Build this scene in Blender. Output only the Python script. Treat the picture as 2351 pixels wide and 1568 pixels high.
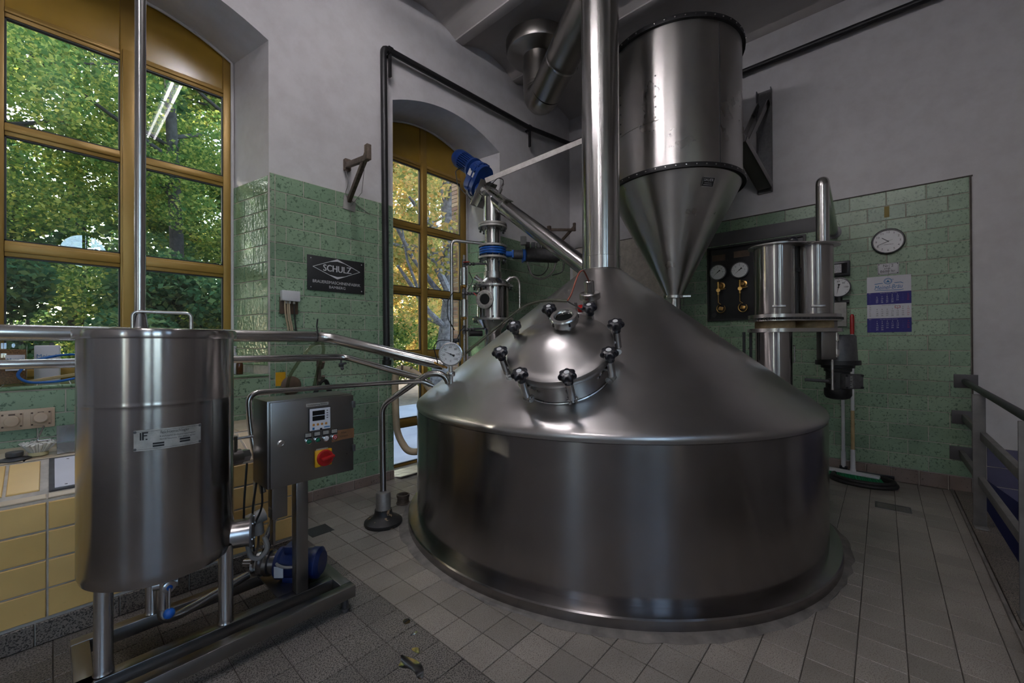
import bpy, bmesh, math, random
import numpy as np
from mathutils import Matrix, Vector

for o in list(bpy.data.objects):
    bpy.data.objects.remove(o)
SC = bpy.context.scene
COL = SC.collection
random.seed(4)
RNG = np.random.default_rng(11)
PI = math.pi

# ------------------------------------------------------------------ camera
# X runs along the window wall, Y towards it, Z up; metres
cam_d = bpy.data.cameras.new('camera')
cam = bpy.data.objects.new('camera', cam_d)
COL.objects.link(cam)
cam_d.sensor_width = 36.0
cam_d.lens = 948.5 / 2351 * 36.0
cam_d.clip_start = 0.02
cam_d.clip_end = 200
yaw, pit, rol = (math.radians(a) for a in (41.917, 0.2576, -0.2592))
F = Vector((math.cos(yaw) * math.cos(pit), math.sin(yaw) * math.cos(pit), math.sin(pit)))
Rv = Vector((math.sin(yaw), -math.cos(yaw), 0))
Uv = Rv.cross(F)
r2 = math.cos(rol) * Rv + math.sin(rol) * Uv
u2 = -math.sin(rol) * Rv + math.cos(rol) * Uv
cam.matrix_world = Matrix(((r2.x, u2.x, -F.x, 0), (r2.y, u2.y, -F.y, 0), (r2.z, u2.z, -F.z, 1.46), (0, 0, 0, 1)))
SC.camera = cam

# ------------------------------------------------------------------ sky, sun, exposure
w = bpy.data.worlds.new('world')
SC.world = w
w.use_nodes = True
nt = w.node_tree
nt.nodes.clear()
sky = nt.nodes.new('ShaderNodeTexSky')
sky.sky_type = 'NISHITA'
sky.sun_disc = False
sky.sun_elevation = math.radians(38)
sky.sun_rotation = math.radians(-25)
sky.air_density = 1.0
sky.dust_density = 2.0
bg = nt.nodes.new('ShaderNodeBackground')
bg.inputs['Strength'].default_value = 2.0
wo = nt.nodes.new('ShaderNodeOutputWorld')
nt.links.new(sky.outputs[0], bg.inputs[0])
nt.links.new(bg.outputs[0], wo.inputs[0])

sun_d = bpy.data.lights.new('sun', 'SUN')
sun_d.energy = 20.0
sun_d.angle = math.radians(0.6)
sun_d.color = (1.0, 0.9, 0.72)
sun = bpy.data.objects.new('sun', sun_d)
COL.objects.link(sun)
sun.rotation_euler = Vector((0.80, -0.52, -0.50)).to_track_quat('-Z', 'Y').to_euler()
sun.location = (-4, 12, 12)

SC.view_settings.view_transform = 'Standard'
SC.view_settings.look = 'None'
SC.view_settings.gamma = 1.0
SC.view_settings.use_curve_mapping = False
SC.view_settings.exposure = 0.0
SC.cycles.use_denoising = True
SC.cycles.max_bounces = 5
SC.cycles.diffuse_bounces = 3
SC.cycles.glossy_bounces = 4
SC.cycles.transmission_bounces = 3
SC.cycles.transparent_max_bounces = 12
SC.cycles.use_adaptive_sampling = True
SC.cycles.adaptive_threshold = 0.2
SC.cycles.caustics_reflective = False
SC.cycles.caustics_refractive = False
SC.cycles.sample_clamp_indirect = 6.0
TUBE_POWER = 112.0
DIM_POWER = 8.0
FILL_POWER = 135.0

# ------------------------------------------------------------------ lettering, converted while the scene is still empty
TEXTS = ['SCHULZ', 'BRAUEREIMASCHINENFABRIK', 'BAMBERG', 'SAUER', 'FÖRDERANLAGEN', 'Nr. 2', 'Jnhalt:', '8600 ltr.', 'Meinel-Bräu',
         'feichtenschlager', 'Edelstahl-Industrieanlagen', '96358 Neuhaus  Tel. 09261-40701', 'September September Septembre', 'November November Novembre', 'Oktober October Octobre', '2021',
         'Inhaltsregelung Behälter', 'BAUER', 'C', 'Alter', 'Schlauch', 'Meinel', 'F', 'E', '<', 'A'] + [str(i) for i in range(0, 32)] + [str(i) for i in range(35, 49)] + ['60', '80', '100', '120']
_tm = {}
_tmp = []
for s in dict.fromkeys(TEXTS):
    cu = bpy.data.curves.new('lettering', 'FONT')
    cu.body = s
    cu.size = 1.0
    cu.align_x = 'CENTER'
    cu.align_y = 'CENTER'
    cu.resolution_u = 3
    ob = bpy.data.objects.new('lettering', cu)
    COL.objects.link(ob)
    _tmp.append((s, ob))
dg = bpy.context.evaluated_depsgraph_get()
for s, ob in _tmp:
    me = bpy.data.meshes.new_from_object(ob.evaluated_get(dg))
    _tm[s] = ([tuple(v.co) for v in me.vertices], [tuple(p.vertices) for p in me.polygons])
    bpy.data.meshes.remove(me)
for s, ob in _tmp:
    cu = ob.data
    bpy.data.objects.remove(ob)
    bpy.data.curves.remove(cu)


# ------------------------------------------------------------------ geometry helpers
def basis(axis, up=None):
    a = Vector(axis).normalized()
    h = Vector(up) if up else (Vector((0, 0, 1)) if abs(a.z) < 0.95 else Vector((1, 0, 0)))
    x = h.cross(a)
    if x.length < 1e-6:
        x = Vector((0, 1, 0)).cross(a)
    x.normalize()
    y = a.cross(x)
    return x, y, a


def frame(o, x, y):
    x = Vector(x).normalized()
    y = Vector(y).normalized()
    z = x.cross(y)
    return Matrix(((x.x, y.x, z.x, o[0]), (x.y, y.y, z.y, o[1]), (x.z, y.z, z.z, o[2]), (0, 0, 0, 1)))


LW = lambda x, y, z: frame((x, y, z), (1, 0, 0), (0, 0, 1))      # print facing the room on the window wall
RW = lambda x, y, z: frame((x, y, z), (0, -1, 0), (0, 0, 1))     # print facing the room on the far wall


class MB:
    def __init__(s):
        s.v = []
        s.f = []

    def add(s, vs, fs):
        n = len(s.v)
        s.v += [tuple(v) for v in vs]
        s.f += [tuple(i + n for i in f) for f in fs]
        return s

    def box(s, c, size, m=None, bev=0.0):
        hx, hy, hz = (d / 2 for d in size)
        if bev <= 0:
            vs = [Vector((x, y, z)) for x in (-hx, hx) for y in (-hy, hy) for z in (-hz, hz)]
            fs = [(0, 1, 3, 2), (4, 6, 7, 5), (0, 4, 5, 1), (2, 3, 7, 6), (0, 2, 6, 4), (1, 5, 7, 3)]
        else:
            b = min(bev, hx * .9, hy * .9, hz * .9)
            bm = bmesh.new()
            bmesh.ops.create_cube(bm, size=1.0)
            for v in bm.verts:
                v.co = Vector((v.co.x * size[0], v.co.y * size[1], v.co.z * size[2]))
            bmesh.ops.bevel(bm, geom=list(bm.edges), offset=b, segments=2, profile=0.5, affect='EDGES')
            bm.verts.index_update()
            vs = [v.co.copy() for v in bm.verts]
            fs = [[v.index for v in f.verts] for f in bm.faces]
            bm.free()
        M = (Matrix.Translation(Vector(c)) @ m.to_4x4()) if m is not None else Matrix.Translation(Vector(c))
        return s.add([M @ v for v in vs], fs)

    def fbox(s, M, c, size, bev=0.0):
        t = MB().box(c, size, None, bev)
        return s.add([M @ Vector(v) for v in t.v], t.f)

    def lathe(s, prof, o, axis=(0, 0, 1), n=48, a0=0.0, a1=2 * PI, up=None):
        """prof: list of (radius, distance along axis)"""
        x, y, a = basis(axis, up)
        o = Vector(o)
        full = abs(a1 - a0 - 2 * PI) < 1e-6
        m = n if full else n + 1
        vs, idx = [], []
        for r, h in prof:
            if r < 1e-6:
                idx.append([len(vs)] * m)
                vs.append(o + a * h)
            else:
                row = []
                for k in range(m):
                    t = a0 + (a1 - a0) * k / n
                    row.append(len(vs))
                    vs.append(o + a * h + (x * math.cos(t) + y * math.sin(t)) * r)
                idx.append(row)
        fs = []
        for i in range(len(prof) - 1):
            A, B = idx[i], idx[i + 1]
            for k in range(n):
                k2 = (k + 1) % m
                q = []
                for t in (A[k], A[k2], B[k2], B[k]):
                    if t not in q:
                        q.append(t)
                if len(q) > 2:
                    fs.append(q)
        return s.add(vs, fs)

    def cyl(s, p0, p1, r0, r1=None, n=24, caps=True):
        p0, p1 = Vector(p0), Vector(p1)
        r1 = r0 if r1 is None else r1
        L = (p1 - p0).length
        prof = [(r0, 0), (r1, L)]
        if caps:
            prof = [(0, 0)] + prof + [(0, L)]
        return s.lathe(prof, p0, p1 - p0, n)

    def tube(s, pts, r, n=12, bend=0.0, seg=6, caps=True, closed=False):
        P = [Vector(p) for p in pts]
        if bend > 0 and not closed:
            Q = [P[0]]
            for i in range(1, len(P) - 1):
                a, b, c = P[i - 1], P[i], P[i + 1]
                d0, d1 = (a - b), (c - b)
                bb = min(bend, d0.length * .48, d1.length * .48)
                A, Bq = b + d0.normalized() * bb, b + d1.normalized() * bb
                for k in range(seg + 1):
                    t = k / seg
                    Q.append((1 - t) ** 2 * A + 2 * t * (1 - t) * b + t * t * Bq)
            Q.append(P[-1])
            P = Q
        m = len(P)
        rr = r if isinstance(r, (list, tuple)) else [r] * m
        tang = []
        for i in range(m):
            if closed:
                t = P[(i + 1) % m] - P[i - 1]
            else:
                t = P[min(i + 1, m - 1)] - P[max(i - 1, 0)]
            tang.append(t.normalized())
        x, y, a = basis(tang[0])
        vs, fs = [], []
        for i in range(m):
            t = tang[i]
            x = (x - t * x.dot(t)).normalized()
            y = t.cross(x)
            for k in range(n):
                q = 2 * PI * k / n
                vs.append(P[i] + (x * math.cos(q) + y * math.sin(q)) * rr[i])
        for i in range(m if closed else m - 1):
            j = (i + 1) % m
            for k in range(n):
                k2 = (k + 1) % n
                fs.append((i * n + k, i * n + k2, j * n + k2, j * n + k))
        if caps and not closed:
            fs.append(tuple(range(n))[::-1])
            fs.append(tuple((m - 1) * n + k for k in range(n)))
        return s.add(vs, fs)

    def sphere(s, c, r, n=16, m=10, sc=(1, 1, 1)):
        prof = [(r * math.sin(PI * i / m), -r * math.cos(PI * i / m)) for i in range(m + 1)]
        t = MB().lathe(prof, (0, 0, 0), (0, 0, 1), n)
        return s.add([Vector(c) + Vector((v[0] * sc[0], v[1] * sc[1], v[2] * sc[2])) for v in t.v], t.f)

    def prism(s, poly, M, h):
        """poly in the XY plane of M, extruded from 0 to h along its Z"""
        n = len(poly)
        vs = [M @ Vector((p[0], p[1], 0)) for p in poly] + [M @ Vector((p[0], p[1], h)) for p in poly]
        fs = [tuple(range(n))[::-1], tuple(range(n, 2 * n))] + [(i, (i + 1) % n, n + (i + 1) % n, n + i) for i in range(n)]
        return s.add(vs, fs)

    def bar(s, p0, p1, w, h, up=(0, 0, 1), bev=0.0):
        p0, p1 = Vector(p0), Vector(p1)
        x, y, a = basis(p1 - p0, up)
        M = Matrix(((x.x, y.x, a.x, (p0.x + p1.x) / 2), (x.y, y.y, a.y, (p0.y + p1.y) / 2), (x.z, y.z, a.z, (p0.z + p1.z) / 2), (0, 0, 0, 1)))
        return s.fbox(M, (0, 0, 0), (w, h, (p1 - p0).length), bev)

    def text(s, t, M, size, sx=1.0, fit=None):
        v, f = _tm[t]
        if fit:
            wd = max(p[0] for p in v) - min(p[0] for p in v)
            sx = fit / (wd * size)
        return s.add([M @ Vector((p[0] * size * sx, p[1] * size, 0)) for p in v], f)

    def build(s, name, mat, parent=None, smooth=35, label=None, kind=None):
        me = bpy.data.meshes.new(name)
        me.from_pydata(s.v, [], s.f)
        me.validate()
        if smooth:
            me.polygons.foreach_set('use_smooth', [True] * len(me.polygons))
            me.set_sharp_from_angle(angle=math.radians(smooth))
        me.update()
        ob = bpy.data.objects.new(name, me)
        me.materials.append(mat)
        COL.objects.link(ob)
        if parent is not None:
            attach(ob, parent)
        if label:
            ob['label'] = label
        if kind:
            ob['kind'] = kind
        return ob


def attach(ob, parent):
    ob.parent = parent
    ob.matrix_parent_inverse = wmat(parent).inverted()


def wmat(o):
    m = o.matrix_basis.copy()
    if o.parent is not None:
        m = wmat(o.parent) @ o.matrix_parent_inverse @ m
    return m


def tag(o, label, cat, group=None):
    o['label'] = label
    o['category'] = cat
    if group:
        o['group'] = group
    return o


def thing(name, loc, label, cat, group=None):
    o = bpy.data.objects.new(name, None)
    o.empty_display_size = 0.1
    o.location = loc
    COL.objects.link(o)
    return tag(o, label, cat, group)


def struct(o):
    o['kind'] = 'structure'
    return o


def inst(mesh, name, M, parent):
    o = bpy.data.objects.new(name, mesh)
    COL.objects.link(o)
    o.parent = parent
    o.matrix_parent_inverse = wmat(parent).inverted()
    o.matrix_basis = M
    return o


# ------------------------------------------------------------------ materials
class NT:
    def __init__(s, name):
        s.m = bpy.data.materials.new(name)
        s.m.use_nodes = True
        s.t = s.m.node_tree
        s.t.nodes.clear()
        s.out = s.n('ShaderNodeOutputMaterial')

    def n(s, typ, **kw):
        o = s.t.nodes.new(typ)
        for k, v in kw.items():
            if k.startswith('i_'):
                o.inputs[k[2:].replace('_', ' ')].default_value = v
            else:
                setattr(o, k, v)
        return o

    def l(s, a, b):
        s.t.links.new(a, b)

    def coord(s, kind='pos', scale=(1, 1, 1)):
        if kind == 'pos':
            src = s.n('ShaderNodeNewGeometry').outputs['Position']
        else:
            src = s.n('ShaderNodeTexCoord').outputs['Object']
        mp = s.n('ShaderNodeMapping')
        mp.inputs['Scale'].default_value = scale
        s.l(src, mp.inputs['Vector'])
        return mp.outputs[0]

    def noise(s, co, scale, detail=3, rough=0.5, dist=0.0):
        o = s.n('ShaderNodeTexNoise')
        o.inputs['Scale'].default_value = scale
        o.inputs['Detail'].default_value = detail
        o.inputs['Roughness'].default_value = rough
        o.inputs['Distortion'].default_value = dist
        s.l(co, o.inputs['Vector'])
        return o.outputs['Fac']

    def ramp(s, fac, stops, interp='LINEAR'):
        o = s.n('ShaderNodeValToRGB')
        o.color_ramp.interpolation = interp
        e = o.color_ramp.elements
        while len(e) < len(stops):
            e.new(0.5)
        for k, (p, c) in enumerate(stops):
            e[k].position = p
            e[k].color = (*c, 1) if len(c) == 3 else c
        s.l(fac, o.inputs[0])
        return o.outputs[0]

    def mix(s, fac, a, b, mode='MIX'):
        o = s.n('ShaderNodeMix', data_type='RGBA', blend_type=mode)
        for sock, val in ((o.inputs[0], fac), (o.inputs[6], a), (o.inputs[7], b)):
            if hasattr(val, 'links'):
                s.l(val, sock)
            else:
                sock.default_value = (*val, 1) if isinstance(val, tuple) and len(val) == 3 else val
        return o.outputs[2]

    def bsdf(s, col, rough=0.5, metal=0.0, spec=0.5, **kw):
        o = s.n('ShaderNodeBsdfPrincipled')
        for nm, val in (('Base Color', col), ('Roughness', rough), ('Metallic', metal), ('Specular IOR Level', spec)):
            if hasattr(val, 'links'):
                s.l(val, o.inputs[nm])
            else:
                o.inputs[nm].default_value = (*val, 1) if isinstance(val, tuple) and len(val) == 3 else val
        for k, v in kw.items():
            o.inputs[k.replace('_', ' ')].default_value = v
        s.l(o.outputs[0], s.out.inputs[0])
        return o

    def bump(s, b, h, strength=0.2, dist=0.01):
        o = s.n('ShaderNodeBump')
        o.inputs['Strength'].default_value = strength
        o.inputs['Distance'].default_value = dist
        s.l(h, o.inputs['Height'])
        s.l(o.outputs[0], b.inputs['Normal'])


def plain(name, col, rough=0.5, metal=0.0, var=0.12, scale=9.0, spec=0.5, bump=0.0):
    t = NT(name)
    f = t.noise(t.coord('pos'), scale, 4, 0.6)
    a = tuple(c * (1 - var) for c in col)
    b = tuple(min(1, c * (1 + var)) for c in col)
    bs = t.bsdf(t.ramp(f, [(0.3, a), (0.7, b)]), rough, metal, spec)
    if bump:
        t.bump(bs, f, bump)
    return t.m


def brushed(name, col, rough, aniso=0.0, radial=True, smear=0.10, fine=(2, 2, 160), bump=0.012, dents=0.0):
    """brushed steel; fine = noise stretch in object space, bands run across the long axis"""
    t = NT(name)
    co = t.coord('obj', fine)
    f = t.noise(co, 4.0, 2, 0.6)
    g = t.noise(t.coord('obj'), 2.2, 4, 0.6, 0.4)
    c = t.ramp(g, [(0.30, tuple(x * 0.86 for x in col)), (0.70, col)])
    r = t.n('ShaderNodeMath', operation='MULTIPLY_ADD')
    t.l(g, r.inputs[0])
    r.inputs[1].default_value = smear * 2
    r.inputs[2].default_value = rough - smear
    bs = t.bsdf(c, r.outputs[0], 1.0)
    if aniso:
        bs.inputs['Anisotropic'].default_value = aniso
        bs.inputs['Anisotropic Rotation'].default_value = 0.25
        tg = t.n('ShaderNodeTangent', direction_type='RADIAL', axis='Z')
        t.l(tg.outputs[0], bs.inputs['Tangent'])
    if dents:
        h = t.noise(t.coord('obj', (1, 1, 0.35)), 5.5, 2, 0.4)
        b1 = t.n('ShaderNodeBump')
        b1.inputs['Strength'].default_value = dents
        b1.inputs['Distance'].default_value = 0.02
        t.l(h, b1.inputs['Height'])
        b2 = t.n('ShaderNodeBump')
        b2.inputs['Strength'].default_value = bump * 4
        b2.inputs['Distance'].default_value = 0.002
        t.l(f, b2.inputs['Height'])
        t.l(b1.outputs[0], b2.inputs['Normal'])
        t.l(b2.outputs[0], bs.inputs['Normal'])
    else:
        t.bump(bs, f, bump * 4, 0.002)
    return t.m


def glow(name, col, strength):
    t = NT(name)
    e = t.n('ShaderNodeEmission')
    e.inputs[0].default_value = (*col, 1)
    e.inputs[1].default_value = strength
    t.l(e.outputs[0], t.out.inputs[0])
    return t.m


def glass_mat(name, tint=(1, 1, 1), rough=0.0, f0=0.05):
    t = NT(name)
    tr = t.n('ShaderNodeBsdfTransparent')
    tr.inputs[0].default_value = (*tint, 1)
    gl = t.n('ShaderNodeBsdfGlossy')
    gl.inputs['Roughness'].default_value = rough
    lw = t.n('ShaderNodeLayerWeight')
    lw.inputs[0].default_value = 0.5
    pw = t.n('ShaderNodeMath', operation='POWER')
    t.l(lw.outputs['Facing'], pw.inputs[0])
    pw.inputs[1].default_value = 4.0
    ma = t.n('ShaderNodeMath', operation='MULTIPLY_ADD')
    t.l(pw.outputs[0], ma.inputs[0])
    ma.inputs[1].default_value = 1 - f0
    ma.inputs[2].default_value = f0
    mx = t.n('ShaderNodeMixShader')
    t.l(ma.outputs[0], mx.inputs[0])
    t.l(tr.outputs[0], mx.inputs[1])
    t.l(gl.outputs[0], mx.inputs[2])
    t.l(mx.outputs[0], t.out.inputs[0])
    return t.m


def tile_mat(name, base, speck, lo, hi, rough, speck_scale, speck_thr, wave=0.25, var=0.25, wave_scale=18, spec=0.5, dist=0.5):
    """glazed tile: per-tile tone from Object Info, dark flecks, wavy glaze"""
    t = NT(name)
    co = t.coord('pos')
    f1 = t.noise(co, speck_scale, 2.5, 0.62, dist)
    f2 = t.noise(co, 2.5, 3, 0.5)
    rnd = t.n('ShaderNodeObjectInfo').outputs['Random']
    tone = t.ramp(rnd, [(0, lo), (1, hi)])
    cloud = t.ramp(f2, [(0.3, (1 - var,) * 3), (0.7, (1 + var * .6,) * 3)])
    c = t.mix(1.0, tone, cloud, 'MULTIPLY')
    k = t.ramp(f1, [(speck_thr - .035, (1, 1, 1)), (speck_thr + .02, (0, 0, 0))])
    c = t.mix(k, c, speck)
    b = t.bsdf(c, rough, 0.0, spec)
    if wave:
        t.bump(b, t.noise(co, wave_scale, 2, 0.5), wave, 0.01)
    return t.m


M = {}
# plaster, lightly soiled
t = NT('plaster')
co = t.coord('pos')
f = t.noise(co, 1.1, 5, 0.62)
g = t.noise(co, 7.0, 4, 0.6)
c = t.ramp(f, [(0.25, (0.50, 0.485, 0.50)), (0.5, (0.585, 0.57, 0.585)), (0.8, (0.63, 0.615, 0.62))])
c = t.mix(0.18, c, t.ramp(g, [(0.35, (0.42, 0.39, 0.37)), (0.6, (0.64, 0.63, 0.63))]))
b = t.bsdf(c, 0.85, 0, 0.25)
t.bump(b, t.noise(co, 26, 4, 0.6), 0.12, 0.01)
M['plaster'] = t.m
M['ceiling'] = plain('ceiling_paint', (0.50, 0.47, 0.455), 0.9, 0, 0.10, 1.3, 0.2)
M['outer'] = plain('outer_render', (0.35, 0.33, 0.30), 0.9)
M['green'] = tile_mat('green_tile', None, (0.085, 0.145, 0.095), (0.20, 0.31, 0.205), (0.29, 0.40, 0.27), 0.30, 52, 0.405, 0.10, 0.2, 26)
M['greenwavy'] = tile_mat('green_wavy_tile', None, (0.06, 0.12, 0.06), (0.18, 0.30, 0.18), (0.25, 0.38, 0.24), 0.10, 52, 0.38, 0.55, 0.2, 30)
M['grout'] = plain('grout', (0.50, 0.46, 0.40), 0.9, 0, 0.2, 14)
M['darkgrout'] = plain('dark_grout', (0.075, 0.065, 0.055), 0.8, 0, 0.3, 14)
M['cream'] = tile_mat('cream_tile', None, (0.55, 0.36, 0.12), (0.74, 0.49, 0.17), (0.82, 0.55, 0.21), 0.28, 40, 0.25, 0.04, 0.12)
M['beige'] = tile_mat('beige_tile', None, (0.40, 0.30, 0.2), (0.58, 0.47, 0.33), (0.62, 0.5, 0.36), 0.3, 40, 0.25, 0.04, 0.12)
M['skirt'] = tile_mat('speckled_tile', None, (0.03, 0.026, 0.022), (0.17, 0.145, 0.12), (0.215, 0.185, 0.155), 0.5, 150, 0.47, 0.05, 0.2, dist=0.0)
M['base'] = tile_mat('baseboard_tile', None, (0.10, 0.075, 0.06), (0.22, 0.165, 0.14), (0.27, 0.21, 0.18), 0.4, 60, 0.36, 0.05, 0.3)
M['floor'] = tile_mat('floor_tile', None, (0.16, 0.135, 0.115), (0.27, 0.245, 0.215), (0.36, 0.325, 0.285), 0.34, 200, 0.44, 0.06, 0.22, 30, dist=0.0)
M['floordark'] = tile_mat('floor_tile_coarse', None, (0.035, 0.03, 0.027), (0.20, 0.185, 0.165), (0.27, 0.245, 0.22), 0.42, 165, 0.475, 0.08, 0.2, 40, dist=0.0)
M['sootdark'] = plain('dark_tile', (0.03, 0.03, 0.032), 0.5)
M['navy'] = tile_mat('navy_tile', None, (0.02, 0.02, 0.06), (0.02, 0.022, 0.07), (0.028, 0.03, 0.085), 0.3, 40, 0.2, 0.03)
M['lilac'] = tile_mat('lilac_tile', None, (0.09, 0.085, 0.15), (0.12, 0.115, 0.20), (0.135, 0.13, 0.22), 0.3, 40, 0.2, 0.03)
M['ochre'] = plain('ochre_frame', (0.34, 0.205, 0.045), 0.38, 0.25, 0.10, 3.0)
M['ochrepanel'] = plain('ochre_panel', (0.36, 0.215, 0.03), 0.22, 0.0, 0.10, 2.0)
M['gasket'] = plain('black_gasket', (0.012, 0.012, 0.013), 0.5)
M['glass'] = glass_mat('window_glass', (0.95, 0.97, 0.96), 0.0, 0.06)
M['clear'] = glass_mat('clear_glass', (0.86, 0.9, 0.88), 0.03, 0.08)
M['hoseclear'] = glass_mat('clear_hose', (0.70, 0.72, 0.62), 0.15, 0.10)
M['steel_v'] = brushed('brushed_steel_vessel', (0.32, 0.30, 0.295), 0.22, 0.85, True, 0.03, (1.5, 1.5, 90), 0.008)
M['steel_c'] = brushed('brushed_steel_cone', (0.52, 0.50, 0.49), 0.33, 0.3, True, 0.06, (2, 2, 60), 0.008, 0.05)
M['steel_t'] = brushed('brushed_steel_tank', (0.42, 0.40, 0.39), 0.19, 0.88, True, 0.02, (1.5, 1.5, 160), 0.010, 0.02)
M['steel_p'] = brushed('brushed_steel_pipe', (0.56, 0.545, 0.53), 0.22, 0.8, True, 0.04, (2, 2, 70), 0.010, 0.015)
M['steel_h'] = brushed('hopper_steel', (0.55, 0.53, 0.51), 0.29, 0.8, True, 0.06, (1.2, 1.2, 50), 0.010, 0.06)
M['steel'] = brushed('stainless', (0.54, 0.52, 0.51), 0.27, 0, False, 0.06, (30, 30, 30), 0.006)
M['steelbox'] = brushed('brushed_sheet', (0.30, 0.29, 0.285), 0.30, 0, False, 0.08, (120, 120, 2), 0.012)
M['dullsteel'] = plain('dull_steel', (0.30, 0.285, 0.27), 0.55, 0.7, 0.15, 20)
M['duct'] = brushed('ribbed_duct', (0.31, 0.29, 0.27), 0.30, 0, False, 0.05, (30, 30, 30), 0.006)
M['iron'] = plain('black_iron', (0.018, 0.018, 0.02), 0.45, 0.3, 0.3, 20)
M['rust'] = plain('weathered_iron', (0.12, 0.09, 0.07), 0.7, 0.3, 0.4, 25)
M['castgrey'] = plain('cast_grey', (0.11, 0.11, 0.115), 0.45, 0.6, 0.2, 30)
M['flange'] = plain('cast_flange', (0.42, 0.40, 0.37), 0.5, 0.4, 0.2, 30)
M['rubber'] = plain('black_rubber', (0.014, 0.013, 0.013), 0.6, 0, 0.4, 30)
M['plasticblack'] = plain('black_plastic', (0.012, 0.012, 0.018), 0.28, 0, 0.2, 30)
M['blue'] = plain('blue_enamel', (0.012, 0.045, 0.20), 0.35, 0, 0.2, 12)
M['bluevalve'] = plain('blue_valve', (0.01, 0.10, 0.42), 0.35, 0, 0.2, 20)
M['navyblue'] = plain('pump_blue', (0.006, 0.018, 0.085), 0.42, 0, 0.2, 12)
M['white'] = plain('white_plastic', (0.62, 0.62, 0.64), 0.4, 0, 0.05, 8)
M['paper'] = plain('white_paper', (0.66, 0.66, 0.71), 0.7, 0, 0.03, 8)
M['dial'] = plain('dial_white', (0.72, 0.72, 0.73), 0.45, 0, 0.03, 8)
M['ink'] = plain('black_ink', (0.012, 0.012, 0.014), 0.6, 0, 0.05, 8)
M['blueink'] = plain('blue_ink', (0.02, 0.15, 0.38), 0.6, 0, 0.05, 8)
M['indigo'] = plain('indigo_paper', (0.022, 0.018, 0.20), 0.6, 0, 0.05, 8)
M['redink'] = plain('red_ink', (0.45, 0.02, 0.05), 0.6, 0, 0.05, 8)
M['dimink'] = plain('faded_blue_ink', (0.075, 0.07, 0.30), 0.6, 0, 0.05, 8)
M['red'] = plain('red_plastic', (0.38, 0.012, 0.012), 0.3, 0, 0.1, 8)
M['yellow'] = plain('yellow_plastic', (0.62, 0.33, 0.01), 0.4, 0, 0.1, 8)
M['orange'] = plain('orange_button', (0.60, 0.26, 0.05), 0.4, 0, 0.1, 8)
M['greenplastic'] = plain('green_plastic', (0.01, 0.16, 0.09), 0.4, 0, 0.1, 8)
M['bristle'] = plain('green_bristle', (0.005, 0.19, 0.07), 0.6, 0, 0.2, 30)
M['bristlewhite'] = plain('white_bristle', (0.70, 0.67, 0.60), 0.7, 0, 0.15, 30)
M['tape'] = plain('brown_tape', (0.22, 0.105, 0.05), 0.35, 0, 0.15, 20)
M['brass'] = plain('brass', (0.45, 0.27, 0.09), 0.3, 1.0, 0.2, 30)
M['brown'] = plain('brown_bakelite', (0.09, 0.055, 0.035), 0.5, 0, 0.3, 12)
M['board'] = plain('black_board', (0.016, 0.016, 0.02), 0.35, 0, 0.4, 4)
M['greypanel'] = plain('grey_panel', (0.085, 0.082, 0.088), 0.5, 0, 0.1, 4)
M['railgrey'] = plain('rail_grey', (0.15, 0.145, 0.14), 0.5, 0, 0.2, 10)
M['greypaint'] = plain('grey_paint', (0.33, 0.32, 0.30), 0.5, 0, 0.15, 10)
M['cable'] = plain('black_cable', (0.012, 0.012, 0.012), 0.5)
M['greycable'] = plain('grey_cable', (0.20, 0.19, 0.18), 0.5)
M['tan'] = plain('tan_hose', (0.50, 0.40, 0.27), 0.55, 0, 0.12, 12)
M['outlet'] = plain('outlet_plastic', (0.55, 0.41, 0.29), 0.42, 0, 0.05, 12)
M['cork'] = plain('gasket_tan', (0.40, 0.29, 0.16), 0.7, 0, 0.2, 30)
M['wood'] = plain('pale_wood', (0.50, 0.36, 0.18), 0.5, 0, 0.15, 12)
M['brownglass'] = plain('brown_glass', (0.06, 0.022, 0.008), 0.08, 0, 0.1, 12)
M['grain'] = plain('grain', (0.25, 0.12, 0.05), 0.8, 0, 0.6, 160)
M['bluecable'] = plain('blue_cable', (0.01, 0.10, 0.36), 0.4)
M['greenhose'] = plain('green_hose', (0.05, 0.22, 0.03), 0.5)
M['redcable'] = plain('red_cable', (0.25, 0.06, 0.03), 0.5)
M['concrete'] = plain('concrete', (0.17, 0.155, 0.14), 0.75, 0, 0.35, 9, 0.4, 0.3)
M['darkglass'] = plain('dark_glass', (0.008, 0.009, 0.009), 0.05, 0, 0.2, 9)
M['screen'] = plain('dark_screen', (0.006, 0.006, 0.008), 0.12, 0, 0.2, 9)
M['tubeglow'] = glow('tube_light', (1.0, 0.955, 0.99), TUBE_POWER)
M['dimglow'] = glow('dimmed_tube_light', (1.0, 0.955, 0.99), DIM_POWER)  # same kind of tube, turned low to keep the far wall darker
M['fillglow'] = glow('added_fill_tube', (1.0, 0.955, 0.98), FILL_POWER)  # for the added fitting that brightens the left side
M['bark'] = plain('bark', (0.16, 0.145, 0.14), 0.9, 0, 0.6, 14, 0.2, 0.8)
M['barkdark'] = plain('dark_bark', (0.05, 0.045, 0.04), 0.9, 0, 0.5, 14, 0.2, 0.8)
M['pavement'] = plain('pavement', (0.42, 0.42, 0.44), 0.8, 0, 0.2, 1.2)
M['soil'] = plain('leaf_litter', (0.16, 0.12, 0.08), 0.95, 0, 0.5, 6)
M['brick'] = tile_mat('brick', None, (0.08, 0.04, 0.03), (0.20, 0.10, 0.06), (0.34, 0.22, 0.12), 0.85, 40, 0.36, 0.1, 0.3)
t = NT('scuffed_rubber')
f = t.noise(t.coord('pos'), 17, 3, .6)
t.bsdf(t.ramp(f, [(.600, (.014, .013, .013)), (.625, (.36, .25, .15))]), .5)
M['scuffed'] = t.m
t = NT('water_film')
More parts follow.
